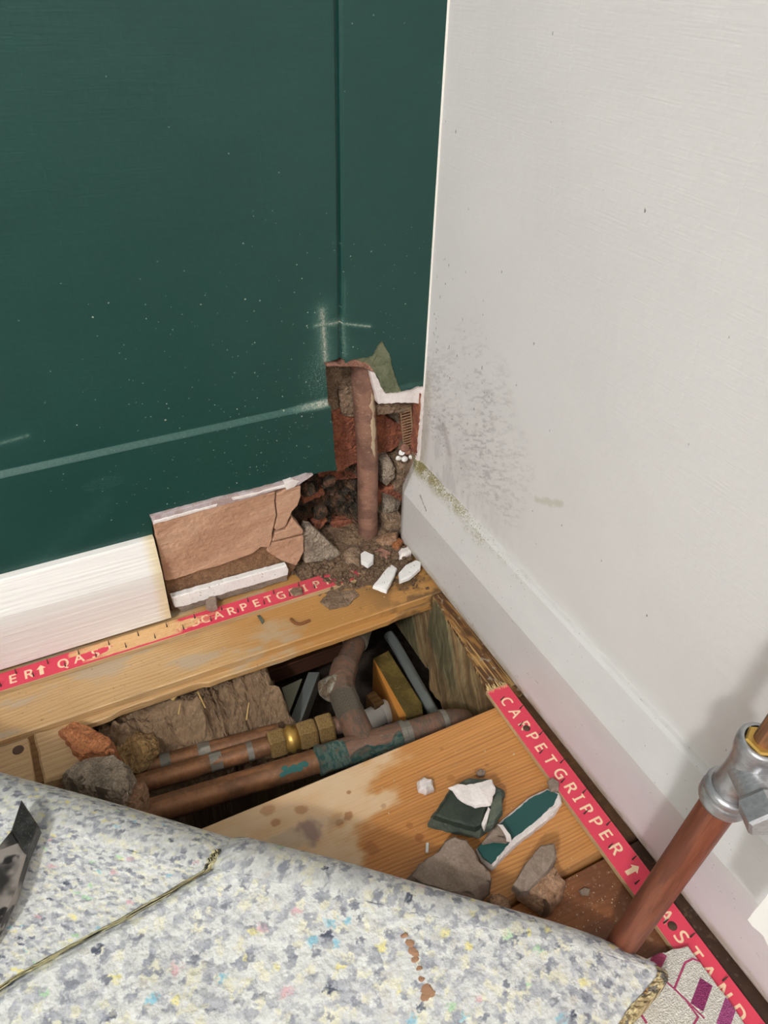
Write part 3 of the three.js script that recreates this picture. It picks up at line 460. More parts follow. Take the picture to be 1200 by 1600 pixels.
// floor: boards on joists, one board lifted out
const floor = struct('floor');
const T = 0.024;
function plank(x0, x1, z0, z1, m, name = 'floorboard', jagL = false) {
  const g = flatSlab([[x0, z0], [x1, z0], [x1, z1], [x0, z1]], 0, T, 0.0012); part(name, g, m, floor);
}
{ // back board with a broken tongue along its front
  plank(RX, -0.004, -0.004, 0.0985, M.backBoard);
  const pts = [[-0.62, 0.09]], r = rng(9); for (let i = 0; i <= 60; i++) { const x = -0.62 + i * 0.0098; pts.push([x, 0.1065 + (r() - 0.5) * 0.0012 - 0.006 * ss(-0.10, -0.05, x) - 0.004 * (n2(x * 9, 1, 3) > 0.72 ? 1 : 0)]); } pts.push([-0.04, 0.09]);
  part('board_tongue', flatSlab(pts, -0.009, 0.008, 0.001), M.backBoard, floor);
}
plank(-0.53, -0.469, 0.1065, 0.258, M.woodPale, 'board_stub');
plank(RX, -0.531, 0.1, 0.262, M.woodPale, 'floorboard');
{ const q = px(28, 1171, 'y', 0.001); part('nail_head', latheAt([q.x, -0.0004, q.z], [0, 1, 0], [[0.0001, 0], [0.0052, 0], [0.0050, 0.0010], [0.003, 0.0016], [0.0001, 0.0018]], 14), M.nail, floor); }
plank(-1.2, -0.004, 0.2645, 0.4320, M.boardA);
plank(-1.2, -0.004, 0.4350, 0.6020, M.boardB);
plank(-1.2, -0.004, 0.6050, 0.7720, M.boardB);
part('floorboard', box(RX, -1.2035, -T, 0, 0.2645, RZ), M.woodDark, floor); part('floorboard', box(-1.2, 0, -T, 0, 0.775, RZ), M.woodDark, floor);
// void below
const voidS = struct('floor_void');
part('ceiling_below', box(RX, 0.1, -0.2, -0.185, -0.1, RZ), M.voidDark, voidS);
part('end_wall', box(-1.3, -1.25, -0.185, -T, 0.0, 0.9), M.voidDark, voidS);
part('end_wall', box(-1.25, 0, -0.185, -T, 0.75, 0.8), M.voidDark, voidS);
// joist under the right wall, with a rotten face
const joist = struct('joist');
{ const topY = z => lerp(-0.0012, -0.0245, ss(0.2600, 0.2630, z)), g = gridSolid((a, b) => { const z = lerp(0.1, 0.74, Math.pow(a, 1.5)), y = lerp(-0.136, topY(z), b); const bump = 0.006 * (fbm(z * 60, y * 14, 4, 3) - 0.5); return [-0.0315 - bump + 0.014 * ss(0.3, 0, b) * ss(0.4, 0.7, fbm(z * 30, 2, 3, 5)) - 0.006 * (1 - b), y, z]; }, (a, b) => { const z = lerp(0.1, 0.74, Math.pow(a, 1.5)); return [-0.006, lerp(-0.125, topY(z), b), z]; }, 140, 30, (a, b) => [lerp(0.1, 0.74, Math.pow(a, 1.5)) - 0.09, lerp(0.02, 0.145, b)]);
  part('joist_beam', creased(g, 0.6), M.rot, joist);
  part('joist_beam', box(-0.03, -0.006, -0.125, -0.0245, -0.05, 0.0995), M.rot, joist);
  part('worn_edge', flatSlab(jag([[-0.0300, 0.1005], [-0.006, 0.1005], [-0.006, 0.2625], [-0.050, 0.2625], [-0.046, 0.235], [-0.036, 0.18]], 0.006, 0.0009, 61), 0.0004, 0.006, 0.0008), M.joistTop, joist); }

// ------------------------------------------------------------------ things: carpet grippers
function gripperFace(w, h, draw) { const c = document.createElement('canvas'); c.width = w; c.height = h; const g = c.getContext('2d'); draw(g, w, h); const t = new THREE.CanvasTexture(c); t.colorSpace = THREE.SRGBColorSpace; t.magFilter = THREE.LinearFilter; t.needsUpdate = true; return t; }
function arrow(g, x, y, s) { g.beginPath(); g.moveTo(x, y - s); g.lineTo(x + s * 0.62, y - s * 0.2); g.lineTo(x + s * 0.28, y - s * 0.2); g.lineTo(x + s * 0.28, y + s); g.lineTo(x - s * 0.28, y + s); g.lineTo(x - s * 0.28, y - s * 0.2); g.lineTo(x - s * 0.62, y - s * 0.2); g.closePath(); g.fill(); }
function gripperDraw(g, W, H, letters, L, seed, worn) {     // canvas: W along the strip (L metres), H across it (0.0255 m)
  const k = W / L, r = rng(seed); g.fillStyle = 'rgb(214,62,84)'; g.fillRect(0, 0, W, H);
  for (let i = 0; i < 5000; i++) { g.fillStyle = `rgba(${150 + r() * 105},${30 + r() * 60},${50 + r() * 70},0.10)`; g.fillRect(r() * W, r() * H, 4 + r() * 40, 1); }
  g.fillStyle = 'rgb(238,206,168)'; g.strokeStyle = 'rgb(238,206,168)'; g.textAlign = 'center'; g.textBaseline = 'middle'; g.font = `${Math.round(H * 0.62)}px sans-serif`;
  for (const [ch, s] of letters) { const X = s * k; if (ch === '^') arrow(g, X, H * 0.5, H * 0.28); else { for (const [dx, dy] of [[-1.2, 0], [1.2, 0], [0, 1.2], [0, -1.2]]) g.fillText(ch, X + dx, H * 0.52 + dy); } }
  for (let i = 0; i < 900; i++) { g.fillStyle = `rgba(${200 + r() * 40},${60 + r() * 60},${80 + r() * 50},0.35)`; g.fillRect(r() * W, r() * H, 1 + r() * 12, 1); }
  if (worn) worn(g, k, H, r);
}
const GW = 0.0245, GT = 0.006;
{ // right gripper: runs along the white skirting
  const z0 = 0.2475, L = 0.42; const letters = [['C', 791, 1096], ['A', 803, 1115], ['R', 819, 1133], ['P', 833, 1150], ['E', 846, 1167], ['T', 860, 1187], ['G', 877, 1208], ['R', 890, 1231], ['I', 902, 1248], ['P', 917, 1264], ['P', 931, 1284], ['E', 946, 1304], ['R', 962, 1326], ['^', 987, 1360], ['A', 1039, 1431], ['S', 1061, 1466], ['T', 1084, 1492], ['A', 1106, 1518], ['N', 1135, 1547], ['D', 1157, 1580]].map(([c, u, v]) => [c, px(u, v, 'y', 0.006).z - z0]);
  for (const [c, d] of [['A', 0.0155], ['R', 0.031], ['D', 0.0465]]) letters.push([c, letters[19][1] + d]);
  const tex = gripperFace(2048, 124, (g, W, H) => gripperDraw(g, W, H, letters, L, 5, (g2, k, h, r) => { for (let i = 0; i < 260; i++) { g2.fillStyle = `rgba(196,150,96,${0.3 + r() * 0.5})`; const x = r() * 0.25 * k; g2.fillRect(x, r() < 0.5 ? r() * 3 : h - r() * 3, 2 + r() * 8, 3); } for (let i = 0; i < 60; i++) { g2.fillStyle = 'rgba(220,180,120,0.9)'; g2.fillRect(0, r() * h, r() * 26, 2); } }));
  const cx = z => -0.0398 - 0.024 * clamp((z - 0.25) / 0.33) * 0.26, t = thing('carpet_gripper', 'pink carpet gripper strip with pins beside the white skirting, its far end splintered', 'carpet gripper', [-0.042, 0, 0.45]);
  const a = [cx(z0), z0], b = [cx(z0 + L), z0 + L];
  const strip = (y0, y1, w, ins) => { const P = [[a[0] - w / 2, a[1] + ins], [a[0] + w / 2, a[1] + ins], [b[0] + w / 2, b[1]], [b[0] - w / 2, b[1]]]; return flatSlab(P, y1, y1 - y0, (y1 - y0) > 0.002 ? 0.0004 : 0); };
  part('wood_strip', strip(0.0002, GT - 0.0004, GW, 0), M.woodPale, t);
  const f = strip(GT - 0.0004, GT, GW - 0.0008, 0.002), p = f.attributes.position, uv = f.attributes.uv;
  for (let i = 0; i < p.count; i++) { const z = p.getZ(i), x = p.getX(i); uv.setXY(i, (z - z0) / L, clamp((x - cx(z)) / GW + 0.5)); }
  part('printed_face', f, std({ map: tex, roughness: 0.55 }), t);
  const r = rng(8), fr = []; for (let i = 0; i < 26; i++) { const x = a[0] - GW / 2 + r() * GW, l = 0.004 + r() * 0.007; fr.push(cylBetween([x, 0.001 + r() * 0.004, z0 + 0.003], [x + (r() - 0.5) * 0.003, 0.002 + r() * 0.006, z0 - l + 0.003], 0.0009, 0.0002, 5)); }
  part('frayed_end', fr, std({ color: 0xd8bc84, roughness: 0.9 }), t);
  for (let i = 0; i < 22; i++) { const z = z0 + 0.016 + i * 0.0168, x = cx(z) + (i % 2 ? 0.0062 : -0.0052) ; part('pin', cylBetween([x, GT - 0.001, z], [x + 0.0035, GT + 0.0045, z + 0.0004], 0.0009, 0.0003, 6), M.pin, t); }
  const nl = (u, v) => { const q = px(u, v, 'y', GT + 0.001); part('nail_head', latheAt([q.x, GT - 0.0005, q.z], [0, 1, 0], [[0.0001, 0], [0.0034, 0], [0.0036, 0.0008], [0.0026, 0.0016], [0.0001, 0.0019]], 14), M.nail, t); };
  nl(823, 1137); nl(1051, 1446);
}
{ // left gripper: runs below the left skirting, face half worn away
  const x0 = -0.62, L = 0.530, letters = []; const put = (str, s, d) => [...str].forEach((c, i) => letters.push([c, s + i * d - x0]));
  put('GRIPP', -0.556, 0.0148); put('ER', -0.4735, 0.0148); letters.push(['^', -0.4465 - x0]); put('QA', -0.4255, 0.0155); put('STAN', -0.3935, 0.0148); put('DARD', -0.334, 0.0152); put('CARPET', -0.2775, 0.0146); put('GRIPPER', -0.190, 0.0146);
  const tex = gripperFace(2048, 102, (g, W, H) => gripperDraw(g, W, H, letters, L, 15, (g2, k, h, r) => {
    const wood = q => `rgba(${206 + q * 20},${160 + q * 24},${104 + q * 30},${0.55 + q * 0.45})`;
    for (let i = 0; i < 2600; i++) { const x = (0.275 + (r() + r() + r() - 1.5) * 0.062) , y = r(); if (x > 0.205 && y > 0.75 - 0.55 * ss(0.22, 0.27, x) && !(x > 0.25 + 0.04 && y > 0.7) || (x > 0.245 && x < 0.31)) if (y < 0.86) { g2.fillStyle = wood(r()); g2.fillRect(x * k - 12, (1 - (1 - y)) * h - 2, 10 + r() * 34, 2 + r() * 3); } }
    for (let i = 0; i < 900; i++) { const x = 0.20 + r() * 0.08; g2.fillStyle = wood(r()); g2.fillRect(x * k, (0.02 + r() * 0.30) * h, 6 + r() * 30, 2); }
    for (let i = 0; i < 2600; i++) { const x = 0.385 + 0.145 * Math.sqrt(r()); g2.fillStyle = `rgba(${110 + r() * 50},${80 + r() * 40},${60 + r() * 30},${r() * 0.5})`; g2.fillRect(x * k, r() * h, 2 + r() * 9, 1 + r() * 3); }
  }));
  const cz = 0.0315, t = thing('carpet_gripper', 'worn pink carpet gripper strip on the back board under the green wall', 'carpet gripper', [-0.35, 0, cz]);
  part('wood_strip', flatSlab([[x0 - 1.2, cz - GW / 2], [x0 + L, cz - GW / 2], [x0 + L, cz + GW / 2], [x0 - 1.2, cz + GW / 2]], GT - 0.0004, GT - 0.0006, 0.0004), M.woodPale, t);
  const f = flatSlab([[x0, cz - GW / 2 + 0.0004], [x0 + L - 0.002, cz - GW / 2 + 0.0004], [x0 + L - 0.006, cz + GW / 2 - 0.0012], [x0, cz + GW / 2 - 0.0012]], GT, 0.0004), p = f.attributes.position, uv = f.attributes.uv;
  for (let i = 0; i < p.count; i++) uv.setXY(i, (p.getX(i) - x0) / L, clamp(0.5 - (p.getZ(i) - cz) / GW));
  part('printed_face', f, std({ map: tex, roughness: 0.6 }), t);
  for (let i = 0; i < 26; i++) { const x = -0.50 + i * 0.0152, z = cz + (i % 2 ? 0.006 : -0.005); part('pin', cylBetween([x, GT - 0.001, z], [x, GT + 0.0045, z - 0.003], 0.0009, 0.0003, 6), M.pin, t); }
}

// ------------------------------------------------------------------ things: pipes
{ // riser in the chase of the left wall
  const t = thing('copper_pipe', 'upright paint-splashed copper pipe standing in the hole in the green wall', 'pipe', [-0.058, 0, -0.02]);
  part('pipe', tube([[-0.066, 0.32, -0.0235], [-0.0640, 0.229, -0.0215], [-0.0575, 0.121, -0.0205], [-0.0565, 0.004, -0.019], [-0.056, -0.02, -0.019]], 0.0122, 40, 28), M.copperWall, t);
  const C = y => { const q = clamp((y - 0.121) / 0.108); return [lerp(-0.0575, -0.064, q), lerp(-0.0205, -0.0215, q)]; };
  const splash = (y0, y1, am, w, sd) => gridSolid((a, b) => { const y = lerp(y0, y1, a), c = C(y), k = Math.sin(a * Math.PI) * (0.35 + 1.1 * fbm(y * 260, sd, 3, sd)), th = am + w * k * (b - 0.5) + 0.25 * (n2(y * 150, 2, sd) - 0.5), R = 0.0123 + 0.0007 * Math.sin(b * Math.PI) * Math.sin(a * Math.PI); return [c[0] + Math.sin(th) * R, y, c[1] + Math.cos(th) * R]; }, (a, b) => { const y = lerp(y0, y1, a), c = C(y), k = Math.sin(a * Math.PI) * (0.35 + 1.1 * fbm(y * 260, sd, 3, sd)), th = am + w * k * (b - 0.5) + 0.25 * (n2(y * 150, 2, sd) - 0.5); return [c[0] + Math.sin(th) * 0.0112, y, c[1] + Math.cos(th) * 0.0112]; }, 60, 8);
  const g = [splash(0.131, 0.158, 0.30, 0.55, 3), splash(0.150, 0.189, 0.36, 0.75, 9), splash(0.186, 0.215, 0.42, 0.6, 14)];
  part('paint_splash', g, std({ map: speckled([206, 190, 164], [176, 152, 124], [222, 212, 194], 98, 90, 256, 0.2), roughness: 0.85 }), t);
}
const zMain = x => 0.2357 + 0.0995 * x, YM = -0.05;
{ // the big run with its tee, branch and elbow
  const t = thing('copper_pipe', 'thick copper pipe nearest the sawn board under the floor, with a green-stained tee', 'pipe', [-0.17, YM, zMain(-0.17)]);
  const P = x => [x, YM, zMain(x)];
  part('pipe', tube([P(-0.75), P(-0.5), P(-0.3), P(-0.19)], 0.0122, 30, 28), M.copper, t);
  part('pipe', tube([P(-0.16), P(-0.12), P(-0.095), [-0.076, YM - 0.002, zMain(-0.076)], [-0.060, YM - 0.010, zMain(-0.06)], [-0.0555, YM - 0.03, zMain(-0.056)]], 0.0126, 40, 28), M.copperDull, t);
  const br = [[-0.172, YM, zMain(-0.172)], [-0.1665, -0.0475, 0.148]];
  part('tee_fitting', cylBetween(P(-0.222), P(-0.134), 0.0144, 0.0144, 32), M.copperDull, t);
  part('tee_fitting', [cylBetween(br[0], [-0.1695, -0.0487, 0.182], 0.0150, 0.0150, 30)], M.copperDull, t);
  for (const [x, r] of [[-0.222, 0.0153], [-0.134, 0.0150], [-0.128, 0.0134], [-0.0875, 0.0136]]) part('solder_ring', cylBetween(P(x), P(x + 0.0055), r, r * 0.985, 30), x < -0.2 ? M.verdigris : M.solder, t);
  part('branch_pipe', tube([[-0.1695, -0.0487, 0.185], [-0.1675, -0.0480, 0.160], [-0.163, -0.0470, 0.138], [-0.150, -0.0480, 0.118], [-0.132, -0.0510, 0.097], [-0.105, -0.056, 0.063], [-0.080, -0.060, 0.030], [-0.066, -0.062, 0.012]], 0.0124, 60, 26), M.copperDull, t);
  part('crusted_collar', creased(tubeRough([[-0.1698, -0.0488, 0.184], [-0.168, -0.0482, 0.166], [-0.1665, -0.0476, 0.150]], 0.0146, 0.0022, 5), 0.7), M.fluxGrey, t);
  part('elbow_fitting', creased(tubeRough([[-0.1668, -0.0478, 0.152], [-0.164, -0.0470, 0.139], [-0.154, -0.0476, 0.123], [-0.147, -0.0484, 0.114]], 0.0150, 0.0016, 9), 0.7), M.copperDull, t);
  part('elbow_fitting', lump(41, 0.0175, 0.0165, 0.0175, { cuts: 4, rough: 0.05, detail: 5, round: 0.98, crease: 0.9 }).translate(-0.171, -0.048, 0.136), M.fluxGrey, t);
  part('elbow_fitting', cylBetween([-0.118, -0.0535, 0.0795], [-0.097, -0.0575, 0.0525], 0.0146, 0.0146, 28), M.solder, t);
  part('solder_ring', cylBetween([-0.121, -0.053, 0.0832], [-0.1165, -0.0539, 0.0775], 0.0154, 0.0152, 28), M.fluxGrey, t);
  const r = rng(4);
  { const n = 60, mm = 30, shell = (x0, x1, f0, f1, sd, amp) => gridSolid((a, b) => { const x = lerp(x0, x1, a), th = lerp(f0(x), f1(x), b), R = 0.0146 + amp * (fbm3(x * 160, Math.cos(th) * 3, Math.sin(th) * 3, 3, sd) - 0.30) - 0.004 * ss(0.12, 0, Math.min(b, 1 - b)) - 0.004 * ss(0.06, 0, Math.min(a, 1 - a)); return [x, YM + Math.cos(th) * R, zMain(x) + Math.sin(th) * R]; }, (a, b) => { const x = lerp(x0, x1, a), th = lerp(f0(x), f1(x), b); return [x, YM + Math.cos(th) * 0.0125, zMain(x) + Math.sin(th) * 0.0125]; }, n, mm, (a, b) => [a * 0.6, b * 0.8]);
    part('green_crust', creased(shell(-0.224, -0.192, x => -1.2 + 0.5 * n2(x * 200, 1, 3), x => 2.2, 5, 0.0028), 0.8), M.verdigris, t);
    part('green_crust', creased(shell(-0.196, -0.133, x => 0.15 + 0.8 * fbm(x * 110, 2, 3, 7) - 0.5 * ss(-0.15, -0.138, x), x => 2.2, 9, 0.0028), 0.8), M.verdigris, t); }
  const g2 = []; for (let i = 0; i < 14; i++) { const x = -0.262 + r() * 0.026, a = 0.35 + r() * 0.5, R = 0.0122, l = lump(500 + i, 0.004, 0.0007, 0.003, { cuts: 4, detail: 1, rough: 0.25 }); l.rotateX(a); l.translate(x, YM + Math.cos(a) * R, zMain(x) + Math.sin(a) * R); g2.push(l); }
  part('green_crust', g2, std({ color: 0x2f5f5a, roughness: 0.95 }), t);
}
function tubeRough(pts, r, amp, seed) { const g = tube(pts, r, 40, 26), p = g.attributes.position, n = g.attributes.normal; for (let i = 0; i < p.count; i++) { const k = amp * (fbm3(p.getX(i) * 130, p.getY(i) * 130, p.getZ(i) * 130, 3, seed) - 0.45); p.setXYZ(i, p.getX(i) + n.getX(i) * k, p.getY(i) + n.getY(i) * k, p.getZ(i) + n.getZ(i) * k); } g.computeVertexNormals(); return g; }
{ // thinner pipe with the brass coupling
  const Q = x => [x, -0.06, 0.1572 + 0.0927 * (x + 0.3855)], dir = [1, 0, 0.0927];
  const t = thing('copper_pipe', 'thinner copper pipe joined by a brass compression fitting beside the thick pipe', 'pipe', Q(-0.28));
  part('pipe', tube([Q(-0.70), Q(-0.5), Q(-0.36), Q(-0.215)], 0.0098, 20, 24), M.copper, t);
  part('pipe', cylBetween(Q(-0.21), Q(-0.172), 0.0098, 0.0098), M.copperDull, t);
  part('nut', hexNut(Q(-0.258), dir, 0.0155, 0.017), M.brass, t);
  part('fitting_body', latheAt(Q(-0.2415), dir, [[0.001, 0], [0.0125, 0], [0.0125, 0.004], [0.0145, 0.005], [0.0145, 0.009], [0.0122, 0.010], [0.0122, 0.015], [0.001, 0.015]], 28), M.brassBright, t);
  part('nut', hexNut(Q(-0.227), dir, 0.016, 0.019), M.brass, t);
  part('nut', hexNut(Q(-0.2065), dir, 0.017, 0.017), M.brass, t);
  for (const [x, w] of [[-0.318, 0.012], [-0.2805, 0.006]]) part('solder_patch', creased(tubeRough([Q(x), Q(x + w / 2), Q(x + w)], 0.0100, 0.0014, 7), 0.7), M.solder, t);
}
{ const Q = x => [x, -0.074, 0.129 + 0.129 * (x + 0.3882)];
  const t = thing('copper_pipe', 'copper pipe with two grey solder patches lying against the brown wool', 'pipe', Q(-0.33));
  part('pipe', tube([Q(-0.62), Q(-0.45), Q(-0.36), Q(-0.24)], 0.0098, 20, 24), M.copper, t);
  for (const [x, w] of [[-0.362, 0.010], [-0.324, 0.012]]) part('solder_patch', creased(tubeRough([Q(x), Q(x + w / 2), Q(x + w)], 0.0100, 0.0014, 17), 0.7), M.solder, t);
}
{ // riser in the foreground with its valve
  const A = new THREE.Vector3(-0.0990, 0.0, 0.4998), D = new THREE.Vector3(0.0475, 0.997, 0.058).normalize(), at = s => A.clone().addScaledVector(D, s).toArray(), dir = D.toArray();
  const t = thing('radiator_pipe', 'reddish-brown copper radiator pipe with a chrome valve rising in front of the skirting', 'pipe', at(0));
  part('pipe', cylBetween(at(0), at(0.234), 0.0104, 0.0104, 32), M.redPipe, t);
  part('cap_nut', latheAt(at(0.2225), dir, [[0.0103, 0], [0.0136, 0.0005], [0.0146, 0.003], [0.0146, 0.0075], [0.0134, 0.0088], [0.0134, 0.0100], [0.0142, 0.0110], [0.0142, 0.0135], [0.0126, 0.0150], [0.010, 0.0158]], 40), M.chrome, t);
  { const r = rng(21), g = []; for (let i = 0; i < 30; i++) { const s = 0.12 + r() * 0.085, a = 0.35 + r() * 0.5 * (s - 0.11) / 0.09 - 0.25, l = lump(1200 + i, 0.0016 + r() * 0.002, 0.004 + r() * 0.007, 0.0006, { cuts: 4, detail: 1, rough: 0.2 }); l.rotateY(Math.PI / 2 - a); const q = at(s); l.translate(q[0] + Math.cos(a) * 0.0099, q[1], q[2] + Math.sin(a) * 0.0099); g.push(l); } part('paint_smear', g, M.whitePlaster, t); }
  const v = part('valve_body', [latheAt(at(0.238), dir, [[0.009, 0], [0.0116, 0], [0.0106, 0.006], [0.0102, 0.018], [0.0108, 0.029], [0.0122, 0.033], [0.0129, 0.038], [0.0126, 0.0420], [0.0112, 0.0435], [0.0098, 0.0430]], 40), cylBetween(new THREE.Vector3(...at(0.258)).toArray(), new THREE.Vector3(...at(0.258)).add(new THREE.Vector3(-0.009, -0.003, 0.024)).toArray(), 0.0108, 0.0100, 30)], M.chrome, t);
  const sb = new THREE.Vector3(...at(0.258)).add(new THREE.Vector3(-0.0062, -0.0021, 0.0165)).toArray();
  obj('union_nut', hexNut(sb, [-0.009, -0.003, 0.024], 0.0142, 0.015), M.chrome, v);
  obj('gland_nut', hexNut(at(0.2725), dir, 0.0100, 0.0095), M.brassBright, v);
  obj('spindle', cylBetween(at(0.274), at(0.42), 0.0056, 0.0060, 20), M.copper, v);
}

// ------------------------------------------------------------------ things: below the floor
{ const g = [], H = (x, z) => { const drape = ss(-0.31, -0.275, x); return lerp(-0.036 - 0.056 * ss(0.10, 0.145, z), -0.030 - 0.075 * ss(0.085, 0.150, z), drape) + 0.05 * (fbm(x * 36 + drape * x * 30, z * 36 - drape * z * 20, 5, 4) - 0.5) + drape * 0.014 * (n2(x * 140 + z * 30, z * 10, 3) - 0.5) + 0.010 * (fbm(x * 180, z * 180, 4, 9) - 0.5); };
  const right = z => -0.208 - 0.018 * ss(0.15, 0.08, z) + 0.03 * (fbm(z * 70, 1, 4, 7) - 0.5);
  const gm = gridSolid((a, b) => { const z = lerp(0.04, 0.172, b), x = lerp(-0.50, right(z), a); return [x, H(x, z) - 0.05 * ss(0.965, 1, a), z]; }, (a, b) => { const z = lerp(0.04, 0.172, b); return [lerp(-0.50, right(z), a), -0.15, z]; }, 150, 90);
  const t = thing('wool_insulation', 'matted brown mineral wool stuffed beside the copper pipes under the back board', 'insulation', [-0.33, -0.15, 0.11]);
  part('wool_mass', creased(gm, 0.9), M.wool, t);
  part('wool_tuft', lump(71, 0.030, 0.020, 0.026, { cuts: 5, rough: 0.35, freq: 2.6, crease: 0.9 }).translate(-0.385, -0.058, 0.119), M.woolGold, t);
  part('wool_tuft', lump(72, 0.020, 0.016, 0.016, { cuts: 5, rough: 0.4, freq: 3, crease: 0.9 }).translate(-0.365, -0.060, 0.103), M.wool, t);
  part('wool_tuft', lump(73, 0.022, 0.018, 0.016, { cuts: 5, rough: 0.4, freq: 3, crease: 0.9 }).translate(-0.412, -0.050, 0.098), M.wool, t);
}
function sliver(label, a, b, y, r, cat = 'splinter', m = M.splinter) { const p = px(...a, 'y', y), q = px(...b, 'y', y + 0.004), t = obj('wood_splinter', cylBetween([p.x, p.y, p.z], [q.x, q.y, q.z], r, r * 0.7, 4), m); return tag(t, label, cat); }
sliver('broad pale splinter on the brown wool just under the back board', [269, 1094], [283, 1075], -0.026, 0.0026);
sliver('long thin straw-like splinter on the brown wool right of the broad one', [309, 1081], [321, 1106], -0.028, 0.0011);
sliver('short faint splinter on the drape of wool nearest the dark void', [385, 1125], [389, 1098], -0.036, 0.0009);
sliver('tiny upright splinter between the broad splinter and the copper pipes', [279, 1116], [282, 1098], -0.034, 0.0008);
function beam(name, label, cat, x0, x1, y0, y1, z0, z1, m, turn = 0) { const g = flatSlab([[x0, z0], [x1, z0], [x1, z1], [x0, z1]], y1, y1 - y0, 0.001), c = [(x0 + x1) / 2, 0, (z0 + z1) / 2]; g.translate(-c[0], -y0, -c[2]); const o = obj(name, g, m); o.position.set(c[0], y0, c[2]); o.rotation.y = turn; return tag(o, label, cat); }
beam('timber_batten', 'dusty dark batten running under the back board behind the branch pipe', 'batten', -0.235, -0.105, -0.112, -0.088, 0.030, 0.052, M.woodDark, 0.02);
{ const t = thing('metal_channel', 'bent grey metal channel between the brown wool and the elbow', 'metal strip', [-0.19, -0.13, 0.09]);
  const o = part('web', flatSlab(onFlat([[482, 1050], [498, 1050], [466, 1132], [450, 1132]], -0.11), -0.11, 0.004, 0.0005), M.greyMetal, t);
  part('flange', flatSlab(onFlat([[440, 1074], [472, 1060], [452, 1112]], -0.105), -0.105, 0.003, 0.0005), std({ color: 0xa8a890, roughness: 0.7, metalness: 0.2 }), t); part('flange', flatSlab(onFlat([[494, 1050], [499, 1050], [468, 1134], [463, 1134]], -0.104), -0.104, 0.026, 0.0005), M.greyMetal, t); }
{ const t = thing('ceiling_noggin', 'olive-stained timber noggin with an orange side deep in the floor void', 'noggin', [-0.07, -0.185, 0.12]);
  const top = onFlat([[583, 1030], [608, 1018], [618, 1030], [692, 1100], [690, 1115], [640, 1122], [618, 1080]], -0.118);
  part('timber', flatSlab(onFlat([[583, 1028], [607, 1016], [659, 1098], [661, 1114], [636, 1121]], -0.118), -0.118, 0.06, 0.001), M.woodOlive, t);
  part('orange_side', flatSlab(onFlat([[583, 1034], [588, 1034], [638, 1121], [624, 1124]], -0.122), -0.1185, 0.06, 0.0008), M.woodOrange, t); }  // warm glow from below is put into the orange of this side
{ const a = px(618, 1008, 'y', -0.135), b = px(664, 1090, 'y', -0.128), t = obj('conduit_pipe', creased(tube([[a.x, a.y, a.z - 0.02], [a.x, a.y, a.z], [b.x, b.y, b.z], [b.x - 0.002, b.y, b.z + 0.03]], 0.007, 24, 18), 0.9), M.greyMetal); tag(t, 'dull grey pipe lying between the olive noggin and the rotten joist', 'pipe'); }
{ const a = px(575, 1126, 'y', -0.15), b = px(606, 1108, 'y', -0.15), t = thing('waste_pipe', 'short white plastic pipe glimpsed behind the tee, low in the void', 'pipe', [a.x, -0.16, a.z]);
  part('pipe', cylBetween([a.x - 0.02, -0.15, a.z + 0.004], [b.x, -0.15, b.z], 0.0135, 0.0135, 30), M.whitePlastic, t); part('pipe_socket', latheAt([b.x - 0.012, -0.15, b.z + 0.004], [b.x - a.x, 0, b.z - a.z], [[0.0135, 0], [0.0150, 0.001], [0.0150, 0.012], [0.012, 0.012]], 30), M.whitePlastic, t); }
{ const t = thing('bearing_batten', 'rough orange batten end below the white plastic pipe', 'batten', [-0.12, -0.185, 0.12]); part('timber', flatSlab(onFlat([[572, 1086], [585, 1078], [600, 1096], [586, 1104]], -0.130), -0.130, 0.055, 0.001), M.wood, t); }

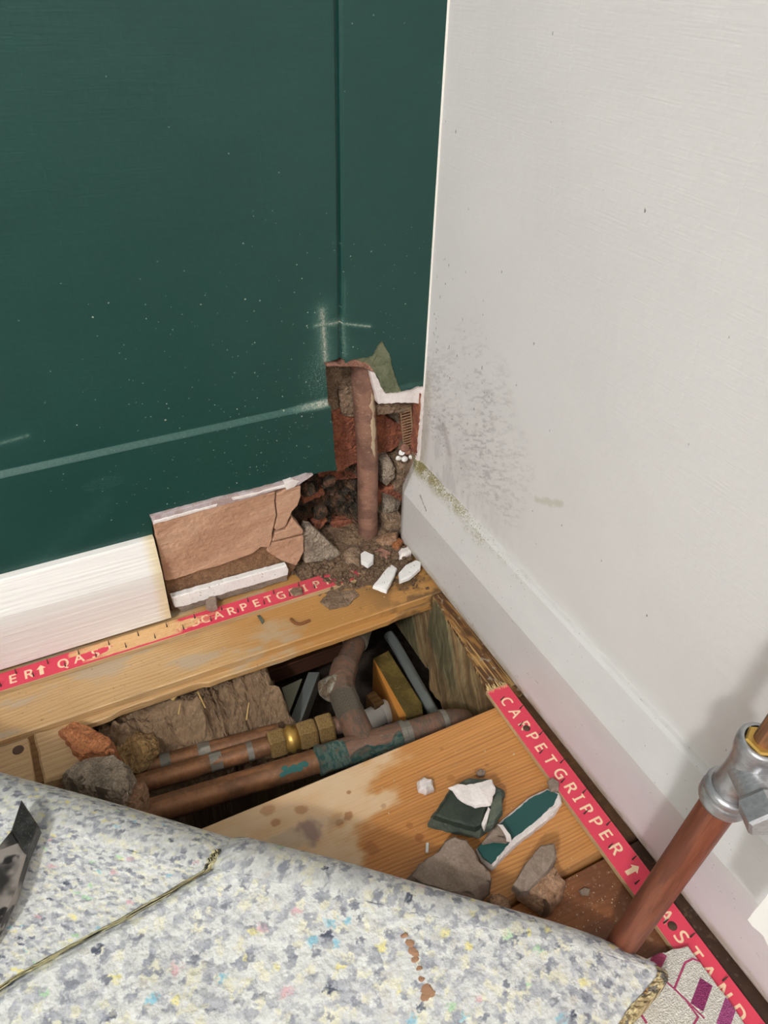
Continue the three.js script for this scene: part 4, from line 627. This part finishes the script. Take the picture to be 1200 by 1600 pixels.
// ------------------------------------------------------------------ rubble: chunks with traced plans, each with its own height
function wallChunkGeo(list, z0, h, seed, o = {}) { const g = chunkGeo(list.map(([u, v]) => { const q = px(u, v, 'z', z0 + h * 0.6); return [q.x, -q.y]; }), 0, h, seed, { ...o, raw: true }); g.rotateX(Math.PI / 2); g.translate(0, 0, z0); boxUV(g); return g; }
function chunkGeo(list, y0, h, seed, o = {}) {
  const { amp = 0.002, flat = 0.8, tilt = [0, 0] } = o; let pts = jag(o.raw ? list : list.map(([u, v]) => { const q = px(u, v, 'y', y0 + h * 0.45); return [q.x, q.z]; }), o.step || 0.004, amp * 0.4, seed);
  let A = 0; for (let i = 0; i < pts.length; i++) { const a = pts[i], b = pts[(i + 1) % pts.length]; A += a[0] * b[1] - b[0] * a[1]; } if (A > 0) pts = pts.reverse();
  const cx = pts.reduce((s, p) => s + p[0], 0) / pts.length, cz = pts.reduce((s, p) => s + p[1], 0) / pts.length, n = pts.length;
  const rings = [[0.9, 0], [1.0, 0.18], [1.0, 0.5], [lerp(0.8, 0.95, flat), 0.88], [lerp(0.65, 0.86, flat), 1.0], [0.55, lerp(1.12, 1.02, flat)], [0.25, lerp(1.2, 1.03, flat)]], P = [], I = [];
  const put = (x, y, z) => { const k = (fbm3(x * 130, y * 130, z * 130, 4, seed) - 0.5) * 2 * amp; P.push(x + k, y0 + Math.max(0, y + (y > 0.001 ? k + (x - cx) * tilt[0] + (z - cz) * tilt[1] : 0)), z + k * 0.7); };
  for (const [s, f] of rings) for (const p of pts) put(cx + (p[0] - cx) * s, h * f, cz + (p[1] - cz) * s);
  for (let j = 0; j < rings.length - 1; j++) for (let i = 0; i < n; i++) { const a = j * n + i, b = j * n + (i + 1) % n, c = a + n, d = b + n; I.push(a, b, c, b, d, c); }
  const k = P.length / 3; put(cx, h * lerp(1.2, 1.03, flat), cz); for (let i = 0; i < n; i++) I.push((rings.length - 1) * n + i, (rings.length - 1) * n + (i + 1) % n, k);
  const m = P.length / 3; P.push(cx, y0, cz); for (let i = 0; i < n; i++) I.push(m, (i + 1) % n, i);
  let g = new THREE.BufferGeometry(); g.setAttribute('position', new THREE.Float32BufferAttribute(P, 3)); g.setIndex(I); g.computeVertexNormals(); g = toCreasedNormals(g, o.crease || 0.5); boxUV(g); g.userData = { base: [cx, y0, cz] }; return g;
}
function chunk(name, label, cat, list, y0, h, m, o = {}) { const g = chunkGeo(list, y0, h, ++seed, o), b = g.userData.base; g.translate(-b[0], -b[1], -b[2]); const c = obj(name, g, m); c.position.set(...b); return tag(c, label, cat); }
function sub(t, name, list, y0, h, m, o = {}) { return part(name, chunkGeo(list, y0, h, ++seed, o), m, t); }
{ const t = thing('timber_block', 'sawn timber block wedged at the left end of the opening', 'timber', [-0.45, -0.04, 0.12]);
  part('block', flatSlab(jag(onFlat([[52, 1144], [112, 1131], [126, 1190], [124, 1205], [68, 1222]], -0.004), 0.006, 0.0006, 61), -0.004, 0.036, 0.002), M.woodPale, t); part('packer', flatSlab(jag(onFlat([[40, 1140], [56, 1142], [70, 1222], [56, 1226]], -0.01), 0.006, 0.0005, 62), -0.008, 0.03, 0.001), M.wood, t); }
chunk('brick_fragment', 'orange-brown brick fragment lying on the wool beside the timber block', 'brick', [[95, 1157], [120, 1142], [150, 1152], [184, 1176], [186, 1182], [176, 1196], [133, 1204], [120, 1196]], -0.034, 0.036, M.brickOrange, { amp: 0.003, flat: 0.9 });
{ const t = thing('mortar_lump', 'large grey mortar lump on the pipes at the edge of the underlay', 'mortar', [-0.41, -0.035, 0.19]);
  sub(t, 'lump', [[98, 1232], [120, 1212], [150, 1202], [192, 1197], [208, 1212], [217, 1236], [205, 1262], [190, 1268], [150, 1258], [110, 1246]], -0.036, 0.045, M.mortar, { amp: 0.0035, flat: 0.7 });
  sub(t, 'brick_skin', [[203, 1262], [218, 1236], [232, 1234], [231, 1250], [215, 1276], [200, 1272]], -0.036, 0.03, M.brownChunk, { amp: 0.001 }); }
chunk('plaster_chunk', 'broad grey-brown plaster chunk beside the underlay on the sawn board', 'plaster', [[630, 1384], [650, 1360], [682, 1340], [692, 1322], [708, 1314], [728, 1320], [738, 1336], [750, 1356], [766, 1370], [768, 1386], [746, 1412], [705, 1412], [662, 1400]], 0.0002, 0.024, M.greyChunk, { amp: 0.0022, flat: 0.95, crease: 0.6 });
{ const t = thing('plaster_chunk', 'brown plaster chunk with a smooth top and crumbly side across the board joint', 'plaster', [-0.135, 0, 0.43]);
  sub(t, 'core', [[806, 1396], [826, 1362], [866, 1356], [882, 1380], [878, 1402], [858, 1428], [828, 1412]], 0.0002, 0.019, M.brownChunk, { amp: 0.003, flat: 0.5 });
  sub(t, 'smooth_face', [[800, 1384], [816, 1358], [842, 1330], [864, 1328], [868, 1348], [858, 1366], [826, 1394], [812, 1396]], 0.013, 0.014, M.greyChunk, { amp: 0.0008, flat: 1, tilt: [0.2, -0.15] }); }
chunk('plaster_crumb', 'crumbly brown lump between the two plaster chunks at the board joint', 'plaster', [[757, 1412], [764, 1400], [782, 1398], [796, 1408], [800, 1420], [784, 1426], [764, 1424]], 0.0002, 0.011, M.brownChunk, { amp: 0.003, flat: 0.4 });
{ const t = thing('plaster_chunk', 'dusty dark green plaster chunk capped by a white flake', 'plaster', [-0.165, 0, 0.365]);
  sub(t, 'core', [[668, 1288], [700, 1240], [728, 1222], [762, 1222], [788, 1240], [781, 1278], [750, 1306], [712, 1300]], 0.0002, 0.017, M.greenDusty, { amp: 0.0016, flat: 0.9 });
  sub(t, 'green_layer', [[676, 1278], [702, 1240], [724, 1232], [764, 1240], [756, 1290], [742, 1298], [706, 1288]], 0.014, 0.008, std({ map: M.greenDusty.map, color: 0x909c90, roughness: 0.75 }), { amp: 0.0010, flat: 1 });
  sub(t, 'white_flake', [[700, 1231], [712, 1226], [727, 1228], [746, 1224], [770, 1218], [773, 1238], [767, 1258], [742, 1262], [722, 1252], [710, 1240]], 0.0225, 0.0045, M.whitePlaster, { amp: 0.0016, flat: 0.8 });
  sub(t, 'green_rim', [[764, 1262], [776, 1240], [786, 1238], [784, 1272], [770, 1294], [758, 1298]], 0.010, 0.010, M.greenDusty, { amp: 0.001 });
  sub(t, 'white_edge', [[752, 1290], [758, 1272], [763, 1262], [766, 1266], [760, 1288], [756, 1298]], 0.017, 0.006, M.whitePlaster, { amp: 0.0008 }); }
{ const t = thing('paint_flake', 'long green painted plaster flake with a white broken edge by the pink strip', 'plaster', [-0.115, 0, 0.38]);
  sub(t, 'plaster_body', [[743, 1328], [780, 1286], [826, 1248], [856, 1233], [874, 1240], [878, 1256], [868, 1272], [842, 1294], [806, 1322], [768, 1360], [752, 1346]], 0.0002, 0.0075, M.whitePlaster, { amp: 0.0008, flat: 1 });
  part('paint_skin', flatSlab(jag(onFlat([[746, 1326], [781, 1287], [826, 1249], [855, 1234], [872, 1241], [866, 1256], [842, 1278], [800, 1312], [768, 1350], [753, 1338]], 0.009), 0.003, 0.0005, 91), 0.0092, 0.0012, 0.0002), M.greenPaint, t);
  sub(t, 'curled_edge', [[752, 1318], [764, 1300], [776, 1288], [790, 1296], [800, 1312], [792, 1316], [770, 1314]], 0.009, 0.008, M.greyChunk, { amp: 0.0012, flat: 0.2 });
  sub(t, 'curled_edge', [[776, 1289], [784, 1290], [799, 1308], [800, 1315], [792, 1313]], 0.013, 0.006, M.whitePlaster, { amp: 0.0008, flat: 0.6 }); }
chunk('plaster_crumb', 'whitish ragged crumb alone on the sawn board left of the green chunk', 'plaster', [[651, 1224], [662, 1216], [676, 1220], [678, 1234], [666, 1240], [654, 1236]], 0.0002, 0.009, M.whitePlaster, { amp: 0.0016, flat: 0.4, step: 0.004 });
{ const a = px(668, 1318, 'y', 0.0015), b = px(667, 1332, 'y', 0.0015); tag(obj('plastic_sliver', cylBetween([a.x, 0.0016, a.z], [b.x, 0.0016, b.z], 0.0014, 0.0014, 8), M.chipWhite), 'tiny white rod-like sliver left of the broad plaster chunk', 'sliver'); }
chunk('pebble', 'small dark grey pebble behind the dark green chunk', 'pebble', [[744, 1208], [750, 1202], [758, 1206], [757, 1213], [748, 1214]], 0.0002, 0.004, M.greyChunk, { amp: 0.0006, step: 0.002 });
chunk('plaster_crumb', 'grey and white crumb resting on the pink strip at the tip of the green flake', 'plaster', [[855, 1222], [864, 1216], [874, 1224], [872, 1236], [860, 1238]], 0.0062, 0.006, M.greyChunk, { amp: 0.001, step: 0.002 });
chunk('plaster_chip', 'flat grey chip on the dark board near the foot of the radiator pipe', 'plaster', [[904, 1392], [912, 1388], [922, 1391], [920, 1399], [908, 1399]], 0.0002, 0.003, M.greyChunk, { amp: 0.0005, step: 0.002 });
// corner rubble
{ const r = rng(12), g = []; for (let i = 0; i < 620; i++) { const u = 455 + r() * 215, v = 846 + r() * 74, c = px(u, v, 'y', 0.003); if (c.z > 0.095 || c.z < -0.045 || c.x > -0.026 || (v > 905 && u < 500)) continue; const w = c.z < 0.05 ? 1 : 0.5, s = (0.0015 + 0.006 * r() * r()) * w, l = lump(700 + i, s, s * 0.7, s * 0.8, { cuts: 7, detail: 1, rough: 0.15 }); l.rotateY(r() * 6); l.translate(c.x, 0.001 + s * 0.3 + 0.0055 * ss(-0.15, -0.115, c.x) * ss(0.056, 0.036, c.z) + Math.max(0, 0.045 - Math.abs(c.z)) * 0.08, c.z); g.push(l); }
  const bed = gridSolid((a, b) => { const x = lerp(-0.165, -0.024, a), z = lerp(-0.05, 0.085, b); const e = ss(0, 0.10, a) * ss(0, 0.06, 1 - a), f = fbm(x * 70, z * 70, 4, 13) - 0.5, k = 1 - b; return [x, -0.0030 + e * Math.max(0, (0.0030 + 0.0062 * ss(-0.148, -0.112, x) * ss(0.056, 0.040, z)) * ss(0.0, 0.5, k * 1.7 + f * 1.9 + 0.05) + 0.011 * ss(0.35, 1, k) + 0.006 * (fbm(x * 140, z * 140, 4, 3) - 0.35) * ss(0.1, 0.5, k)), z]; }, (a, b) => [lerp(-0.165, -0.024, a), -0.0034, lerp(-0.05, 0.085, b)], 70, 60);
  g.push(creased(bed, 0.6)); const o = obj('rubble', g.map(q => q), M.rubble); o.userData.kind = 'stuff'; tag(o, 'loose brown grit and rubble heaped in the corner below the hole', 'rubble'); }
function wallChunk(name, label, cat, list, z, th, m, s, tilt = 0) { const g = wallSlab(jag(onWall(list, z), 0.004, 0.0005, s), 0, th, 0.0012); g.computeBoundingBox(); const b = g.boundingBox, c = [(b.min.x + b.max.x) / 2, b.min.y, -th / 2]; g.translate(-c[0], -c[1], -c[2]); const o = obj(name, g, m); o.position.set(c[0], c[1], z + c[2]); o.rotation.x = tilt; return tag(o, label, cat); }
wallChunk('mortar_wedge', 'grey wedge-shaped mortar piece leaning by the foot of the upright pipe', 'mortar', [[476, 842], [484, 829], [493, 830], [534, 866], [522, 878], [478, 882]], 0.004, 0.016, M.mortar, 71, -0.12);
chunk('mortar_lump', 'rounded grey-brown mortar lump at the foot of the upright pipe', 'mortar', [[534, 872], [545, 855], [560, 852], [568, 868], [562, 884], [540, 882]], 0.002, 0.013, M.mortarBrown, { amp: 0.002, flat: 0.4 });
chunk('brick_fragment', 'reddish brick bit between the upright pipe and the skirting end', 'brick', [[586, 848], [604, 838], [622, 836], [620, 848], [598, 856]], 0.004, 0.012, M.brownChunk, { amp: 0.001 });
chunk('brick_fragment', 'small square reddish bit touching the skirting end', 'brick', [[612, 850], [624, 844], [630, 850], [622, 860], [612, 860]], 0.003, 0.009, M.brickOrange, { amp: 0.001 });
chunk('plaster_chip', 'striped pinkish chip lying just in front of the upright pipe', 'plaster', [[584, 864], [592, 858], [612, 866], [610, 873], [600, 874]], 0.005, 0.006, M.pinkEdge, { amp: 0.0006 });
chunk('plaster_lump', 'off-white lumpy plaster bit against the bottom of the skirting end', 'plaster', [[621, 866], [628, 857], [641, 856], [643, 866], [634, 874], [624, 874]], 0.003, 0.009, M.whitePlaster, { amp: 0.0018, flat: 0.4 });
chunk('plaster_chip', 'small roundish white chip in the corner rubble', 'plaster', [[563, 868], [570, 863], [584, 870], [583, 880], [575, 886], [564, 880]], 0.009, 0.007, M.chipWhite, { amp: 0.0006, flat: 1 });
chunk('plaster_chip', 'long white chip pointing to the opening, middle of the three white chips', 'plaster', [[582, 918], [592, 906], [605, 889], [612, 884], [621, 890], [614, 906], [604, 926]], 0.0055, 0.006, M.chipWhite, { amp: 0.0005, flat: 1 });
chunk('plaster_chip', 'white leaf-shaped chip touching the foot of the white skirting', 'plaster', [[622, 898], [634, 885], [650, 877], [658, 880], [657, 890], [640, 905], [624, 911]], 0.0065, 0.006, M.chipWhite, { amp: 0.0005, flat: 1 });
chunk('plaster_smear', 'flat brown smear of plaster crumbs on the back board before the pink strip', 'plaster', [[500, 940], [515, 925], [555, 921], [561, 930], [545, 946], [515, 953]], 0.0002, 0.0022, M.mortarBrown, { amp: 0.0012, flat: 1 });
chunk('plaster_chip', 'brown angular chip on the strip by the broken white moulding', 'plaster', [[321, 942], [330, 932], [339, 936], [340, 950], [330, 954], [322, 951]], 0.0063, 0.008, M.greyChunk, { amp: 0.0006, step: 0.002 });
chunk('plaster_chip', 'dark brown chip lying across the worn lettering near the corner', 'plaster', [[452, 924], [458, 919], [472, 919], [473, 928], [460, 931]], 0.0063, 0.0035, M.mortarBrown, { amp: 0.0008, step: 0.002 });
chunk('paint_flake', 'tiny dark flake on the back board below the pink strip', 'flake', [[402, 962], [406, 961], [413, 971], [410, 975]], 0.0002, 0.002, M.greenDusty, { amp: 0.0003, step: 0.002 });
{ const pts = [[454, 967], [460, 973], [470, 975], [484, 969]].map(([u, v]) => { const q = px(u, v, 'y', 0.0022); return [q.x, q.y, q.z]; }); tag(obj('bent_nail', tube(pts, 0.0016, 16, 8), std({ color: 0x7a4a24, roughness: 0.8 })), 'bent rusty nail lying on the edge of the back board', 'nail'); }
{ const t = thing('broken_moulding', 'broken length of white moulding standing on the strip against the brown wall', 'moulding', [-0.235, 0.0, 0.008]);
  part('white_face', wallSlab(jag(onWall([[268, 934], [360, 908], [448, 884], [451, 890], [450, 899], [360, 925], [290, 947], [274, 950]], 0.009), 0.004, 0.0005, 81), 0.009, 0.008, 0.0008), M.chipWhite, t);
  part('grey_core', wallSlab(jag(onWall([[270, 946], [360, 922], [450, 897], [449, 907], [400, 922], [330, 942], [284, 956]], 0.0075), 0.004, 0.0008, 83), 0.0075, 0.006, 0.0006), M.greyChunk, t); }
// wire lath and crumbs at the right of the chase
{ const t = thing('metal_lath', 'strip of ribbed metal lath at the right of the wall hole', 'lath', [-0.012, 0.15, -0.02]); const a = px(634, 636, 'z', -0.016), b = px(640, 704, 'z', -0.016), g = [];
  for (let i = 0; i < 17; i++) { const y = lerp(a.y, b.y, i / 16), x = lerp(a.x, b.x, i / 16); g.push(cylBetween([x - 0.006, y - 0.002, -0.020], [x + 0.006, y + 0.0016, -0.016], 0.0008, 0.0008, 6)); }
  part('rib', g, M.mesh, t); part('edge_wire', tube([[a.x + 0.006, a.y, -0.016], [b.x + 0.006, b.y, -0.016]], 0.0012, 8, 8), M.mesh, t); part('edge_wire', tube([[a.x - 0.005, a.y, -0.020], [b.x - 0.005, b.y, -0.020]], 0.0009, 8, 8), M.mesh, t); }
{ const t = thing('plaster_lump', 'white plaster crumbs clinging below the metal lath', 'plaster', [-0.02, 0.12, -0.02]); const r = rng(5);
  for (const [u, v, s] of [[632, 700, 0.007], [623, 716, 0.0045], [632, 717, 0.005], [643, 713, 0.005], [638, 706, 0.006], [628, 707, 0.005]]) { const q = px(u, v, 'z', -0.014); part(s < 0.0052 ? 'white_crumb' : 'pink_crumb', lump(900 + u, s, s * 0.9, s * 0.7, { cuts: 8, detail: 2 }).translate(q.x, q.y, q.z), s < 0.0052 ? M.chipWhite : M.pinkEdge, t); } }
{ const q = px(655, 712, 'z', -0.004); tag(obj('paint_flake', lump(77, 0.006, 0.004, 0.003, { cuts: 6, detail: 2 }).translate(q.x, q.y, q.z), M.greenPaint), 'scrap of green paint above the top corner of the white skirting', 'flake'); }
// grit on the boards
{ const r = rng(33), g = []; for (let i = 0; i < 420; i++) { const zone = r(); let u, v; if (zone < 0.45) { u = 560 + r() * 380; v = 1130 + r() * 280; } else if (zone < 0.7) { u = 820 + r() * 180; v = 1360 + r() * 110; } else { u = r() * 640; v = 1110 - u * 0.31 + (r() - 0.5) * 46; } const c = px(u, v, 'y', 0.0006), s = 0.0004 + 0.0011 * r() * r() * r(); if (c.z > 0.0985 && c.z < 0.266 || c.z < 0.05 || c.x > -0.058 && c.z > 0.24) continue; const b = new THREE.TetrahedronGeometry(s, 0); b.rotateX(r() * 6); b.rotateY(r() * 6); b.translate(c.x, s * 0.45, c.z); g.push(b); }
  const o = obj('grit', g, std({ color: 0xc9b79c, roughness: 0.9 })); o.userData.kind = 'stuff'; tag(o, 'pale plaster grit scattered over the floorboards', 'grit'); }

// ------------------------------------------------------------------ things: underlay, tool, plastic
const ridge = [[-260, 1140, 0.104], [-120, 1180, 0.102], [0, 1213, 0.100], [150, 1252, 0.096], [300, 1297, 0.090], [380, 1321, 0.087], [520, 1352, 0.079], [640, 1389, 0.070], [760, 1421, 0.058], [850, 1447, 0.047], [940, 1473, 0.034], [985, 1493, 0.026], [1020, 1518, 0.018]].map(([u, v, y]) => px(u, v, 'y', y));
const FW = new THREE.Vector3(-0.675, 0, 0.738), AL = new THREE.Vector3(0.738, 0, 0.675), O = ridge[2];
const rs = ridge.map(p => [p.clone().sub(O).dot(AL), p.clone().sub(O).dot(FW), p.y]);
function ridgeAt(s) { let i = 0; while (i < rs.length - 2 && rs[i + 1][0] < s) i++; const a = rs[i], b = rs[i + 1], t = clamp((s - a[0]) / (b[0] - a[0]), -0.5, 1.5); return [lerp(a[1], b[1], t), lerp(a[2], b[2], t)]; }
function ridgeSm(s) { let w = 0, h = 0, n = 0; for (let k = -3; k <= 3; k++) { const q = ridgeAt(s + k * 0.012); w += q[0]; h += q[1]; n++; } return [w / n, h / n]; }
// point on the fold: s along it, q in [0,1) wraps round the far edge, q >= 0 runs towards the camera in metres
function fold(s, q, lift) {
  const [w, h] = ridgeSm(s), r = Math.max(0.010, h * 0.5), cw = w + 0.707 * r, cy = h - 0.707 * r; let W, Y;
  if (q < 0) { const a = -q; if (a <= 0.7) { const th = a / 0.7 * 1.75; W = cw - Math.sin(th) * (r + lift); Y = cy + Math.cos(th) * (r + lift); } else { const f = (a - 0.7) / 0.3, th = 1.75; W = cw - Math.sin(th) * (r + lift) + 0.01 * f; Y = lerp(cy + Math.cos(th) * (r + lift), 0.0005, f); } }
  else { W = cw + q; Y = cy + r + lift + (fbm(s * 7 + 3, q * 7, 3, 4) - 0.5) * 0.018 * ss(0, 0.1, q) - q * 0.03 * ss(0.0, 0.2, q); }
  return [O.x + AL.x * s + FW.x * W, Math.max(0.0004, Y), O.z + AL.z * s + FW.z * W];
}
const toS = p => { const d = p.clone().sub(O); return [d.dot(AL), d.dot(FW)]; };
const seam0 = toS(px(392, 1326, 'y', 0.087)), seam1 = toS(px(0, 1512, 'y', 0.115)), end0 = toS(px(1019, 1520, 'y', 0.018)), end1 = toS(px(872, 1600, 'y', 0.034));
const TH = 0.009;
const qv = b => b < 0.35 ? -(1 - b / 0.35) : (b - 0.35) / 0.65 * 0.30;
{ const t = thing('foam_underlay', 'grey mottled foam underlay fold at the left, under the black blade and the seam', 'underlay', [-0.5, 0, 0.25]);
  const U = (a, b) => { const s = lerp(-0.30, 0.30, a), q = qv(b); return [s * 1.0, (q < 0 ? q * 0.07 : q) * 1.0]; };
  part('foam_sheet', gridSolid((a, b) => fold(lerp(-0.30, 0.30, a), qv(b), 0), (a, b) => { const p = fold(lerp(-0.30, 0.30, a), qv(b), -TH); return [p[0], Math.max(0.0002, p[1] - 0.0003), p[2]]; }, 90, 110, U), M.foamA, t); }
{ const t = thing('foam_underlay', 'thick multicoloured crumb foam underlay sheet filling the foreground', 'underlay', [-0.25, 0, 0.45]);
  const sLo = q => { const w = ridgeSm(seam0[0])[0]; const f = (Math.max(0, q) + w + 0.02 - seam0[1]) / (seam1[1] - seam0[1]); return lerp(seam0[0], seam1[0], clamp(f, 0, 3)) + 0.003 * (n2(q * 90, 1, 4) - 0.5); };
  const sHi = q => { const f = Math.max(0, q) / 0.10; return lerp(end0[0], end1[0], clamp(f, 0, 3)) + 0.004 * (fbm(q * 70, 3, 3, 4) - 0.5); };
  const S = (a, q) => lerp(sLo(q), sHi(q), a);
  const droop = (a) => 0;
  const U = (a, b) => { const q = qv(b); return [S(a, q), q < 0 ? q * 0.07 : q]; };
  const top = (a, b) => fold(S(a, qv(b)), qv(b), TH * (0.55 + 0.45 * ss(0, 0.03, a)) * ss(-0.75, 0.1, qv(b)));
  part('foam_sheet', gridSolid(top, (a, b) => { const p = fold(S(a, qv(b)), qv(b), 0.0006); return p; }, 130, 120, U), M.foamB, t);
  // cut edges
  const E = (aa, m, name, ext) => { const g = gridSolid((a, b) => { const q = qv(lerp(0.30, 1, b)), p = fold(S(aa, q) + ext * a, q, TH * (aa ? 1 : 0.56 * (1 - 0.8 * a)) * ss(-0.75, 0.1, q) * (1 - 0.12 * a) + 0.0004); return p; }, (a, b) => { const q = qv(lerp(0.30, 1, b)), p = fold(S(aa, q) + ext * a, q, aa ? 0 : 0.0005); if (aa) p[1] = 0.0115; return p; }, 3, 120, (a, b) => [a * 0.01, b * 0.4]); part(name, creased(g, 0.6), m, t); };
  E(0, M.foamEdge, 'cut_edge', -0.006); E(1, M.crumbEdge, 'torn_edge', 0.008);
}
{ const g = [], r = rng(44); for (const [u, v, k] of [[632, 1462, 0.6], [640, 1474, 0.8], [645, 1488, 1], [648, 1500, 0.7], [654, 1514, 0.6], [657, 1530, 0.7], [661, 1546, 1.4], [668, 1551, 1.1], [660, 1556, 1.2]]) { const w = px(u, v, 'y', 0.082), a = toS(w), f = fold(a[0], Math.max(0.001, a[1] - ridgeSm(a[0])[0]), TH), l = lump(1300 + u, 0.0034 * k, 0.0012, 0.0050 * k, { cuts: 6, detail: 2, rough: 0.3 }); l.rotateY(0.6 + r()); const q = px(u, v, 'y', f[1]); l.translate(q.x, f[1] + 0.0004, q.z); g.push(l); }
  tag(obj('fibre_shred', g, std({ color: 0x9a7458, roughness: 0.9 })), 'rust-coloured shred of fibre stuck to the foam underlay near the bottom', 'shred'); }
{ const t = thing('underlay_backing', 'woven white underlay backing with dark pink printed lines at the bottom right', 'underlay', [-0.07, 0.008, 0.57]);
  const list = onFlat([[1000, 1502], [1030, 1490], [1074, 1479], [1092, 1503], [1113, 1531], [1140, 1566], [1163, 1602], [1196, 1660], [840, 1680], [850, 1600]], 0.010), bx = list.map(p => p[0]), bz = list.map(p => p[1]), x0 = Math.min(...bx), z0 = Math.min(...bz), LX = 0.22, LZ = 0.22;
  const tex = gripperFace(1024, 1024, (g, W, H) => { const k = W / LX, r = rng(6); g.fillStyle = 'rgb(222,216,204)'; g.fillRect(0, 0, W, H);
    for (let i = 0; i < 9000; i++) { const c = r(); g.fillStyle = c < 0.5 ? `rgba(244,240,230,0.5)` : `rgba(190,182,170,0.3)`; g.fillRect(r() * W, r() * H, 3 + r() * 12, 3 + r() * 7); }
    g.strokeStyle = 'rgba(190,182,170,0.5)'; g.lineWidth = 2; for (let i = 0; i < 110; i++) { g.beginPath(); g.moveTo(0, i * W / 110); g.lineTo(W, i * W / 110); g.stroke(); g.beginPath(); g.moveTo(i * W / 110, 0); g.lineTo(i * W / 110, H); g.stroke(); }
    const Pt = (u, v) => { const q = px(u, v, 'y', 0.010); return [(q.x - x0) * k, (q.z - z0) * k]; };
    const line = (pts, w, col) => { g.strokeStyle = col; g.lineWidth = w; g.beginPath(); pts.forEach((p, i) => { const q = Pt(...p); i ? g.lineTo(...q) : g.moveTo(...q); }); g.stroke(); };
    const wine = 'rgb(142,48,98)', rose = 'rgb(176,66,104)';
    line([[1033, 1489], [1020, 1515]], 40, 'rgb(168,66,100)'); line([[1103, 1535], [1088, 1575]], 42, wine); line([[1142, 1566], [1128, 1606]], 40, 'rgb(160,70,120)');
    line([[1053, 1546], [1062, 1524], [1070, 1505], [1082, 1499], [1092, 1503]], 7, rose); line([[1003, 1503], [1053, 1546], [1100, 1592]], 6, rose); line([[985, 1560], [1010, 1600]], 8, rose); line([[940, 1580], [930, 1600]], 14, 'rgba(176,66,104,0.6)'); line([[1070, 1562], [1090, 1590], [1082, 1604]], 7, rose); });
  const f = flatSlab(jag(list, 0.006, 0.0008, 99), 0.0112, 0.0022, 0.0003), p = f.attributes.position, uv = f.attributes.uv; for (let i = 0; i < p.count; i++) uv.setXY(i, (p.getX(i) - x0) / LX, 1 - (p.getZ(i) - z0) / LZ);
  part('woven_sheet', f, std({ map: tex, roughness: 0.9, bumpMap: foamBump, bumpScale: 0.002 }), t); }
{ const Y = 0.1255, t = thing('steel_blade', 'black steel blade end lying on the underlay at the left edge', 'tool', [-0.52, 0.115, 0.28]);
  part('blade', flatSlab(onFlat([[17, 1297], [41, 1334], [24, 1390], [0, 1442], [-60, 1530], [-90, 1460], [-40, 1370], [0, 1318]], Y), Y, 0.010, 0.001), M.steelSheenSmear, t);
  part('tip', flatSlab(onFlat([[33, 1249], [60, 1290], [41, 1335], [17, 1297]], Y), Y + 0.0002, 0.010, 0.001), M.steel, t); }
{ const X = -0.088, list = jag([[1168, 1437], [1184, 1417], [1200, 1396], [1222, 1350], [1236, 1300], [1290, 1300], [1290, 1470], [1216, 1500], [1200, 1478], [1193, 1463], [1186, 1456], [1176, 1448]].map(([u, v]) => { const q = px(u, v, 'x', X); return [q.z, q.y]; }), 0.004, 0.0003, 95), cz = list.reduce((a, p) => a + p[0], 0) / list.length;
  const t = thing('card_tag', 'white card tag poking in at the right edge below the chrome valve', 'tag', [X, 0.12, cz]);
  const g = new THREE.ExtrudeGeometry(shapeOf(list.map(p => [-p[0], p[1]])), { depth: 0.0008, bevelEnabled: false }); g.rotateY(Math.PI / 2); g.translate(X, 0, 0); boxUV(g); part('card', g, M.whitePlastic, t); }

renderer.render(scene, camera);
